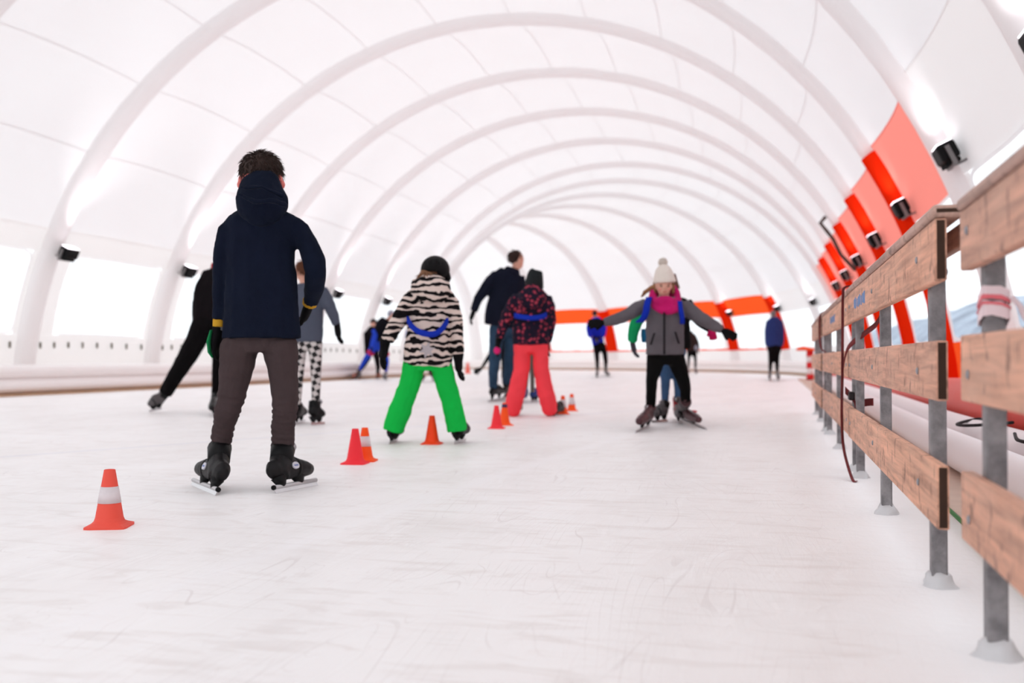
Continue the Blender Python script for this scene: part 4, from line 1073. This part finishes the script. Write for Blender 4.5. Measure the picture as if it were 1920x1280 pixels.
# ---- skater right behind her, green sleeve and jeans
def behind_girl():
    D = .55*FPX/(790-672)
    g = Fig(D, (1254, 790), 'skater in jeans with a green sleeve and magenta mitten hidden behind the girl in grey')
    k = g.k; z = Vector((0, 0, 1)); B = -FH
    blk = cloth('black_jacket_cloth', (14, 12, 14), .2); gre = cloth('green_sleeve_cloth', (22, 146, 88), .12)
    g.head(1252, 532, 13, 18, .04, (1252, 560, .02), B)
    bh = mat('brown_hair', (104, 70, 56), .6, bump=(90, .5), var=.3)
    g.solid('hair', [ellipsoid(g.P(1254, 528, .06), 15*k, 16*k, 17*k)], bh)
    g.solid('hair_strand', [g.limb([(1264, 515, .03, 3.5), (1267, 528, .03, 4), (1271, 540, .03, 4)], 1, 0, (.01, .01))], bh)
    torso = g.limb([(1250, 555, 0, 18), (1250, 563, 0, 38), (1252, 580, 0, 42), (1254, 610, 0, 40), (1256, 640, 0, 40), (1257, 656, 0, 39)], .6)
    ra = g.limb([(1286, 566, 0, 11), (1297, 584, 0, 12), (1312, 602, -.0, 11), (1327, 613, -.02, 9), (1332, 617, -.03, 8)])
    g.part('jacket', [torso, ra], blk, 3, .012, .07)
    la = g.limb([(1216, 572, 0, 12), (1202, 592, 0, 12.5), (1192, 606, 0, 12), (1187, 625, .0, 10.5), (1186, 641, .01, 9)])
    g.part('sleeve', [la], gre, 2, .014, .05, label='green sleeve')
    g.part('jacket_panel', [g.limb([(1209, 616, .02, 7), (1209, 628, .02, 8), (1210, 642, .02, 7)], 1, 0)], cloth('teal_cloth', (30, 92, 130)), 2, label='teal side panel')
    hips = g.limb([(1256, 648, 0, 30), (1256, 662, 0, 31), (1256, 676, 0, 26)], .55)
    den = mat('faded_denim', (58, 84, 118), .9, bump=(150, .3), var=.4, spec=.15)
    ll = g.limb([(1245, 662, 0, 16), (1246, 690, 0, 12.5), (1248, 714, 0, 9), (1247, 740, .01, 7.5), (1247, 754, .02, 7)])
    rl = g.limb([(1266, 662, 0, 15.5), (1268, 690, 0, 12), (1271, 712, .0, 9.5), (1272, 732, .01, 8), (1273, 748, .02, 7.5)])
    g.part('jeans', [hips, ll, rl], den, 3, .01, .06)
    g.glove((1186, 642, .01), (1190, 664, .0), .14, 1, RGT, cloth('charcoal_glove', (62, 56, 64)), .6)
    g.glove((1333, 616, -.03), (1337, 630, -.05), .11, -1, FH, cloth('magenta_glove', (186, 24, 84)), 1.1, cuff=1.2)
    g.skate(ground(1252, 790), ground(1222, 792), (1247, 752, .02), M_bootg, 2, .055, .85, M_bootd, tube=False)
    g.skate(ground(1270, 785), ground(1273, 796), (1271, 746, .02), M_bootg, 2, .055, .85, M_redtrim, tube=False)
    return g.finish()
behind_girl()

# ---- black clad skater pushing off on the left
def pusher():
    D = .55*FPX/(773-672)
    g = Fig(D, (402, 774), 'skater all in black pushing one leg far out, left of the boy')
    blk = cloth('black_fleece', (17, 12, 15), .3); bt = cloth('black_trousers', (10, 7, 9), .2); k = g.k
    g.head(437, 512, 13, 18, .25, (420, 522, .2))
    g.part('hat', [g.limb([(438, 515, .25, 15), (440, 500, .26, 14), (441, 490, .27, 9)], 1.1, 0, (0, .012))], cloth('dark_beanie', (26, 24, 30)), 2)
    torso = g.limb([(420, 512, .18, 20), (408, 522, .12, 29), (398, 545, .05, 34), (393, 570, .02, 33), (389, 592, 0, 29), (387, 606, 0, 27)], .72)
    la = g.limb([(392, 512, .08, 11), (381, 530, .02, 11.5), (374, 552, -.03, 11), (374, 574, -.02, 10)])
    ra = g.limb([(432, 522, .2, 11), (440, 550, .22, 10), (438, 580, .25, 9)])
    g.part('jacket', [torso, la, ra], blk, 3, .016, .08)
    g.solid('collar', [g.limb([(398, 500, .1, 8), (408, 501, .14, 8)], .7, 0, (.01, .01))], mat('red_collar', (150, 26, 36), .9), label='red collar edge')
    hips = g.limb([(388, 592, 0, 27), (388, 610, 0, 27), (391, 622, 0, 23)], .75)
    ll = g.limb([(380, 606, 0, 20), (370, 634, -.0, 20), (354, 664, .0, 18.5), (338, 690, .0, 16), (322, 716, 0, 14), (309, 738, 0, 12.5)])
    rl = g.limb([(402, 606, .04, 19), (410, 640, .06, 17), (411, 675, .06, 13), (408, 710, .06, 11), (405, 744, .06, 9)])
    g.part('trousers', [hips, ll, rl], bt, 3, .012, .08)
    g.glove((374, 575, -.02), (380, 590, .02), .15, 1, RGT, None, .8)
    g.glove((438, 582, .25), (436, 600, .25), .15, 1, RGT, None, .8)
    H_ = g.P(303, 767, 0); T_ = g.P(280, 773, -.08)
    gr_ = ground(280, 775); T_.z = max(T_.z, .008)
    g.skate(H_, T_, (311, 734, 0), M_bootg, 1, .055, .95, M_bootd, tube=False)
    g.skate(ground(406, 775), ground(399, 782), (405, 742, .06), M_bootb, 1, .055, .95, tube=False)
    return g.finish()
pusher()

# ---- girl in grey sweater with houndstooth leggings
def sweater():
    D = .55*FPX/(796-672)
    g = Fig(D, (590, 796), 'skater in slate grey sweater and houndstooth leggings partly behind the boy')
    k = g.k; z = Vector((0, 0, 1)); sl = cloth('slate_sweater', (80, 84, 98), .15)
    face = (FH*.6-RGT*.8).normalized()
    g.head(566, 508, 12, 17.5, .05, (570, 536, .03), face)
    g.solid('hair', [ellipsoid(g.P(571, 503, .04), 12.5*k, 13*k, 15*k), tufts(g.P(571, 503, .04), (RGT, FH, z), 12.5*k, 13*k, 15*k, 500, .05, .004, -.4, None, 9)], mat('auburn_hair', (120, 74, 52), .6, var=.3))
    torso = g.limb([(574, 530, 0, 16), (575, 538, 0, 29), (575, 552, 0, 34), (575, 580, 0, 32), (575, 608, 0, 31.5), (575, 632, 0, 31), (575, 641, 0, 30)], .62)
    ra = g.limb([(602, 542, 0, 11), (611, 558, 0, 12), (619, 576, -.02, 11.5), (626, 594, -.0, 10), (631, 608, .02, 8)])
    la = g.limb([(548, 544, 0, 11), (540, 562, .0, 11), (536, 585, .02, 10), (540, 605, .08, 8)])
    g.part('sweater', [torso, ra, la], sl, 3, .012, .07)
    hs_ = pat_hound()
    hips = g.limb([(577, 630, 0, 26), (577, 645, 0, 28), (577, 656, 0, 24)], .56)
    ll = g.limb([(562, 642, 0, 14.5), (561, 675, 0, 11.5), (560, 705, 0, 9), (558, 735, .0, 8.5), (556, 758, .01, 8)])
    rl = g.limb([(591, 642, 0, 14), (592, 675, 0, 11.5), (592.5, 705, 0, 9.5), (592.5, 735, 0, 8.5), (592.5, 754, .01, 8)])
    g.part('leggings', [hips, ll, rl], hs_, 3, 0, .07)
    g.glove((632, 609, .02), (637, 650, .02), .16, 1, RGT, None, .45)
    g.glove((540, 607, .08), (543, 628, .1), .15, 1, RGT, None, .6)
    g.skate(ground(583, 797), ground(609, 795), (591, 752, .01), M_bootb, 1, .06, .95, tube=False)
    g.skate(ground(552, 797), ground(572, 790), (556, 756, .01), M_bootb, 1, .06, .95, tube=False)
    return g.finish()
sweater()

# ---- far skaters
def blue_suit():
    D = .55*FPX/(712-672)
    g = Fig(D, (700, 712), 'far speed skater in blue suit with red thigh bands and black vest, bent forward')
    k = g.k; blu = cloth('royal_blue_lycra', (40, 70, 190), .15); blk = cloth('black_vest', (16, 15, 22), .2)
    g.head(734, 590, 6.5, 8, -.1, (726, 600, 0))
    g.solid('hair', [ellipsoid(g.P(733, 588, -.1), 7*k, 7*k, 7*k)], mat('grey_cap', (150, 150, 165), .8))
    suit = [g.limb([(722, 600, 0, 9), (714, 615, 0, 11), (708, 632, 0, 11), (704, 646, 0, 11), (703, 656, 0, 10)], .8), 
            g.limb([(699, 618, -.35, 4), (704, 628, -.4, 4.2), (702, 640, -.4, 4), (698, 650, -.38, 3.6)], 1, .6),
            g.limb([(701, 650, 0, 7.5), (694, 662, 0, 6.5), (686, 672, 0, 5), (679, 684, 0, 4), (674, 694, 0, 3.2)]), 
            g.limb([(714, 650, 0, 7.5), (722, 664, 0, 6), (726, 678, 0, 4.5), (724, 692, 0, 3.6), (723, 702, 0, 3)])]
    g.part('speed_suit', suit, blu, 2)
    g.part('vest', [g.limb([(724, 598, -.1, 9), (717, 608, -.12, 13), (712, 622, -.14, 12.5), (709, 640, -.14, 10)], .8, 0)], blk, 2)
    rd = mat('red_band_cloth', (196, 44, 92), .9)
    g.part('thigh_band', [g.limb([(696.5, 658, -.02, 7.6), (692, 665, -.02, 6.8)], 1.05, 0)], rd, 1, label='red thigh band')
    g.part('thigh_band', [g.limb([(724, 661, -.02, 6.6), (726, 668, -.02, 6)], 1.05, 0)], rd, 1, label='red thigh band')
    g.glove((697, 651, -.38), (696, 659, -.36), .16, 1, RGT, None, .6)
    g.part('sleeve', [g.limb([(731, 602, .1, 5), (738, 612, 0, 4.5), (742, 625, 0, 4)], 1, .6)], blu, 2)
    g.glove((742, 626, 0), (744, 634, 0), .16, 1, RGT, None, .6)
    g.skate(ground(674, 710), ground(664, 712), (673, 694, 0), M_bootg, 0, .06, 1.05, tube=False)
    g.skate(ground(722, 714), ground(728, 712), (723, 700, 0), M_bootg, 0, .06, 1.05, tube=False)
    return g.finish()
blue_suit()
def black_far():
    D = .55*FPX/(711-672)+.1
    g = Fig(D, (706, 709), 'far skater in black with rust coloured boots behind the blue suited skater')
    k = g.k; blk = cloth('black_far_jacket', (20, 15, 18), .3)
    g.head(700, 606, 6, 8, .4, (698, 618, .2))
    g.solid('hair', [ellipsoid(g.P(700, 603, .4), 6.4*k, 6.4*k, 6*k)], mat('dark_hair', (40, 30, 30), .7))
    g.part('jacket', [g.limb([(700, 614, .2, 8), (696, 624, .1, 12), (695, 638, 0, 12), (696, 652, 0, 10)], .8), g.limb([(687, 622, -.1, 5.5), (687, 640, -.15, 5), (687, 660, -.1, 4), (687, 664, -.1, 3.6)], 1, .6), g.limb([(705, 622, .3, 5.5), (712, 640, .4, 5), (714, 655, .4, 4)], 1, .6)], blk, 2)
    g.part('trousers', [g.limb([(697, 648, 0, 10), (698, 660, 0, 9)], .8), g.limb([(703, 655, 0, 7.5), (707, 672, 0, 6), (709, 688, 0, 4.5), (708, 701, 0, 3.2)]), g.limb([(694, 655, 0, 7), (690, 672, .1, 5.5), (682, 686, .2, 4), (672, 698, .2, 3)])], blk, 2)
    g.glove((687, 664, -.1), (686, 672, -.1), .16, 1, RGT, None, .5)
    g.glove((714, 656, .4), (715, 664, .4), .16, 1, RGT, None, .5)
    g.skate(ground(704, 711), ground(712, 710), (708, 700, 0), M_boototan, 0, .06, 1.05, tube=False)
    g.skate(ground(670, 711.5), ground(664, 712.5), (671, 698, .2), M_boototan, 0, .06, 1.05, tube=False)
    return g.finish()
black_far()
def blue_jacket(D, f, label, rows, head, arms, legs, skates, jm, tm, hairc, extra=None, gl=None, hatlike=False):
    g = Fig(D, f, label); k = g.k
    g.head(*head)
    g.solid('hair', [ellipsoid(g.P(head[0], head[1]-head[3]*.15, -.01), head[2]*1.08*k, head[2]*1.12*k, head[3]*.86*k)], mat('hair_%d_%d_%d' % hairc, hairc, .8))
    g.part('jacket', [g.limb(rows, .66)]+[g.limb(a, 1, .7) for a in arms], jm, 2)
    g.part('trousers', [g.limb([(rows[-1][0], rows[-1][1]-8, 0, rows[-1][3]*.92), (rows[-1][0], rows[-1][1]+6, 0, rows[-1][3]*.9)], .75)]+[g.limb(a) for a in legs], tm, 2)
    for w_, t_ in (gl or []): g.glove(w_, t_, .17, 1, RGT, None, .6)
    for h, t_, a, bm_ in skates: g.skate(h if isinstance(h, Vector) else ground(*h), t_ if isinstance(t_, Vector) else ground(*t_), a, bm_, 0, .06, 1.05, tube=False)
    if extra: extra(g)
    return g.finish()
D1 = .55*FPX/(706-672)
blk_t = cloth('black_tights', (14, 12, 14), .2)
def ex1(g):
    g.part('waist_bag', [ellipsoid(g.P(1119, 639, -.22), 5*g.k, .07, 3.6*g.k)], cloth('grey_bag', (74, 76, 92)), 1, label='small grey waist bag')
blue_jacket(D1, (1124, 707), 'far skater in bright blue jacket and black tights with waist bag', [(1116, 594, 0, 6), (1117, 600, 0, 12), (1118, 612, 0, 14), (1119, 628, 0, 12.5), (1121, 642, 0, 11.5), (1122, 647, 0, 11)], (1115, 588, 4.6, 6.5, 0, (1116, 598, 0)),
            [[(1107, 602, 0, 5), (1103, 615, 0, 5), (1105, 628, -.2, 4.5), (1111, 632, -.32, 4)], [(1129, 602, 0, 5), (1133, 615, 0, 5), (1132, 626, -.2, 4.5), (1127, 632, -.32, 4)]],
            [[(1117, 646, 0, 6.5), (1119, 662, 0, 5.5), (1120, 678, 0, 4.2), (1120, 695, 0, 3.2)], [(1129, 646, 0, 6.5), (1134, 662, 0, 5.5), (1136, 678, 0, 4.2), (1136, 690, 0, 3.2)]],
            [((1119, 709), (1121, 705), (1120, 695, 0), M_bootg), ((1136, 702), (1146, 707), (1136, 690, 0), M_bootg)], cloth('bright_blue_jacket', (30, 40, 170), .15), blk_t, (44, 36, 42), ex1, [((1112, 632, -.33), (1117, 634, -.36)), ((1126, 632, -.33), (1121, 634, -.36))])
D2 = .55*FPX/(711-672)
blue_jacket(D2, (1450, 711), 'far person in slate blue jacket standing near the end of the planks', [(1452, 593, 0, 6), (1452, 600, 0, 13), (1452, 612, 0, 15), (1452, 630, 0, 15.5), (1452, 645, 0, 16), (1452, 650, 0, 15)], (1450, 589, 5, 7.5, 0, (1451, 600, 0)),
            [[(1441, 602, 0, 5), (1438, 620, 0, 5), (1438, 640, 0, 4.5), (1439, 650, 0, 4)], [(1463, 602, 0, 5), (1466, 620, 0, 5), (1466, 640, 0, 4.5), (1464, 650, 0, 4)]],
            [[(1446, 650, 0, 6.5), (1445, 668, 0, 5), (1444.5, 684, 0, 4), (1444, 699, 0, 3.2)], [(1457, 650, 0, 6.5), (1457, 668, 0, 5), (1457, 684, 0, 4), (1457.5, 699, 0, 3.2)]],
            [((1444, 712), (1443, 715), (1444, 699, 0), M_bootg), ((1457.5, 712), (1460, 715), (1457.5, 699, 0), M_bootg)], cloth('slate_blue_jacket', (44, 58, 112), .12), blk_t, (122, 116, 116), None, [((1439, 651, 0), (1441, 657, 0)), ((1464, 651, 0), (1462, 657, 0))])
D3 = .55*FPX/(700-672)
def ex3(g):
    g.part('bag', [ellipsoid(g.P(1305, 652, -.2), 3.2*g.k, .1, 6*g.k)], cloth('grey_white_bag', (150, 148, 160)), 1, label='pale bag at the hip')
blue_jacket(D3, (1300, 700), 'far bent skater in dark brown top behind the girl in grey', [(1292, 620, 0, 5), (1293, 626, 0, 8), (1296, 638, 0, 11), (1297, 650, 0, 11), (1297, 660, 0, 10)], (1286, 620, 4, 5.5, 0, (1290, 626, 0)),
            [[(1286, 628, 0, 4), (1282, 640, 0, 4), (1281, 650, 0, 3.5)], [(1301, 628, 0, 4), (1307, 642, 0, 4), (1309, 654, 0, 3.5)]],
            [[(1292, 656, 0, 5), (1292, 668, 0, 3.6), (1291, 680, 0, 2.8), (1290, 692, 0, 2.4)], [(1302, 656, 0, 5), (1303, 668, 0, 3.6), (1304, 680, 0, 2.8), (1304, 692, 0, 2.4)]],
            [((1290, 700), (1292, 702), (1290, 692, 0), M_bootr), ((1303, 700), (1307, 701), (1304, 692, 0), M_bootr)], cloth('dark_brown_top', (52, 36, 34), .2), blk_t, (60, 44, 40), ex3, [((1281, 651, 0), (1281, 656, 0)), ((1309, 655, 0), (1309, 660, 0))])
# child hidden behind the coral trousers: olive leg, blue boot
D4 = .55*FPX/(754-672)
ol = cloth('olive_trousers', (88, 82, 76), .2)
blue_jacket(D4, (1000, 754), 'small skater in olive trousers and blue boots hidden behind the coral trousers', [(998, 590, .3, 8), (998, 596, .3, 17), (998, 612, .3, 21), (998, 640, .3, 20), (998, 652, .3, 19)], (998, 572, 10, 14, .3, (998, 594, .3)),
            [[(983, 600, .3, 7), (980, 620, .3, 7), (981, 640, .3, 6)], [(1013, 600, .3, 7), (1016, 620, .3, 7), (1015, 640, .3, 6)]],
            [[(989, 655, .3, 9), (988, 685, .3, 7), (985, 715, .3, 6), (984, 738, .3, 5)], [(1002, 655, .0, 9), (999, 680, .0, 6.5), (998, 705, .0, 4.5), (998, 736, .0, 4)]],
            [((995, 754), (1009, 753), (999, 736, 0), M_bootblue), ((981, 750), (975, 757), (984, 738, .3), M_bootblue)], cloth('dark_green_jacket', (40, 52, 48), .2), ol, (90, 66, 50), None, [((981, 642, .3), (981, 654, .3)), ((1015, 642, .3), (1015, 654, .3))])
# skater mostly hidden behind the man, one black leg trailing left
D5 = .55*FPX/(716-672)
blue_jacket(D5, (930, 714), 'skater hidden behind the man in navy, one black leg trailing to the left', [(938, 606, 0, 6), (938, 612, 0, 11), (938, 626, 0, 13), (938, 645, 0, 12), (937, 654, 0, 11)], (940, 598, 6, 8.5, 0, (939, 610, 0)),
            [[(929, 614, 0, 4.5), (927, 630, 0, 4.5), (929, 644, 0, 4)], [(948, 614, 0, 4.5), (950, 630, 0, 4.5), (948, 644, 0, 4)]],
            [[(932, 654, 0, 7), (921, 664, 0, 5.5), (913, 674, 0, 4), (905, 687, 0, 3), (902, 692, 0, 2.8)], [(942, 656, 0, 7), (945, 676, 0, 5.5), (944, 692, 0, 4), (943, 702, 0, 3.4)]],
            [(at(902, 696, D5), at(895, 705, D5), (902.5, 691, .02), M_bootb), ((941, 716), (949, 715), (943, 702, 0), M_bootb)], cloth('black_top', (20, 18, 22), .2), blk_t, (50, 38, 34), None, [((929, 645, 0), (930, 651, 0)), ((948, 645, 0), (947, 651, 0))])
# skater behind the zebra jacket, blue sleeve and black boot showing
D6 = .55*FPX/(716-672)
blue_jacket(D6, (800, 714), 'blue topped skater hidden behind the zebra jacket, one black leg showing between the green trousers', [(790, 608, 0, 6), (786, 614, 0, 12), (782, 628, 0, 13), (784, 642, 0, 12), (788, 650, 0, 11)], (797, 600, 6, 8.5, 0, (792, 612, 0)),
            [[(776, 616, 0, 5), (766, 622, 0, 5.5), (764, 632, 0, 5), (772, 640, 0, 4)], [(797, 616, 0, 4.5), (800, 630, 0, 4.5), (798, 644, 0, 4)]],
            [[(785, 652, 0, 7), (790, 668, 0, 6), (792, 682, 0, 4.5), (790, 700, 0, 3.4)], [(793, 652, 0, 7), (799, 672, 0, 5.5), (803, 686, 0, 4.2), (808, 700, 0, 3.4)]],
            [((787, 716), (795, 714), (790, 700, 0), M_bootb), ((808, 713), (817, 712), (809, 700, 0), M_bootb)], blu_j := cloth('mid_blue_top', (48, 78, 150), .15), blk_t, (60, 46, 40), None, [((773, 641, 0), (778, 644, 0)), ((798, 645, 0), (797, 651, 0))])
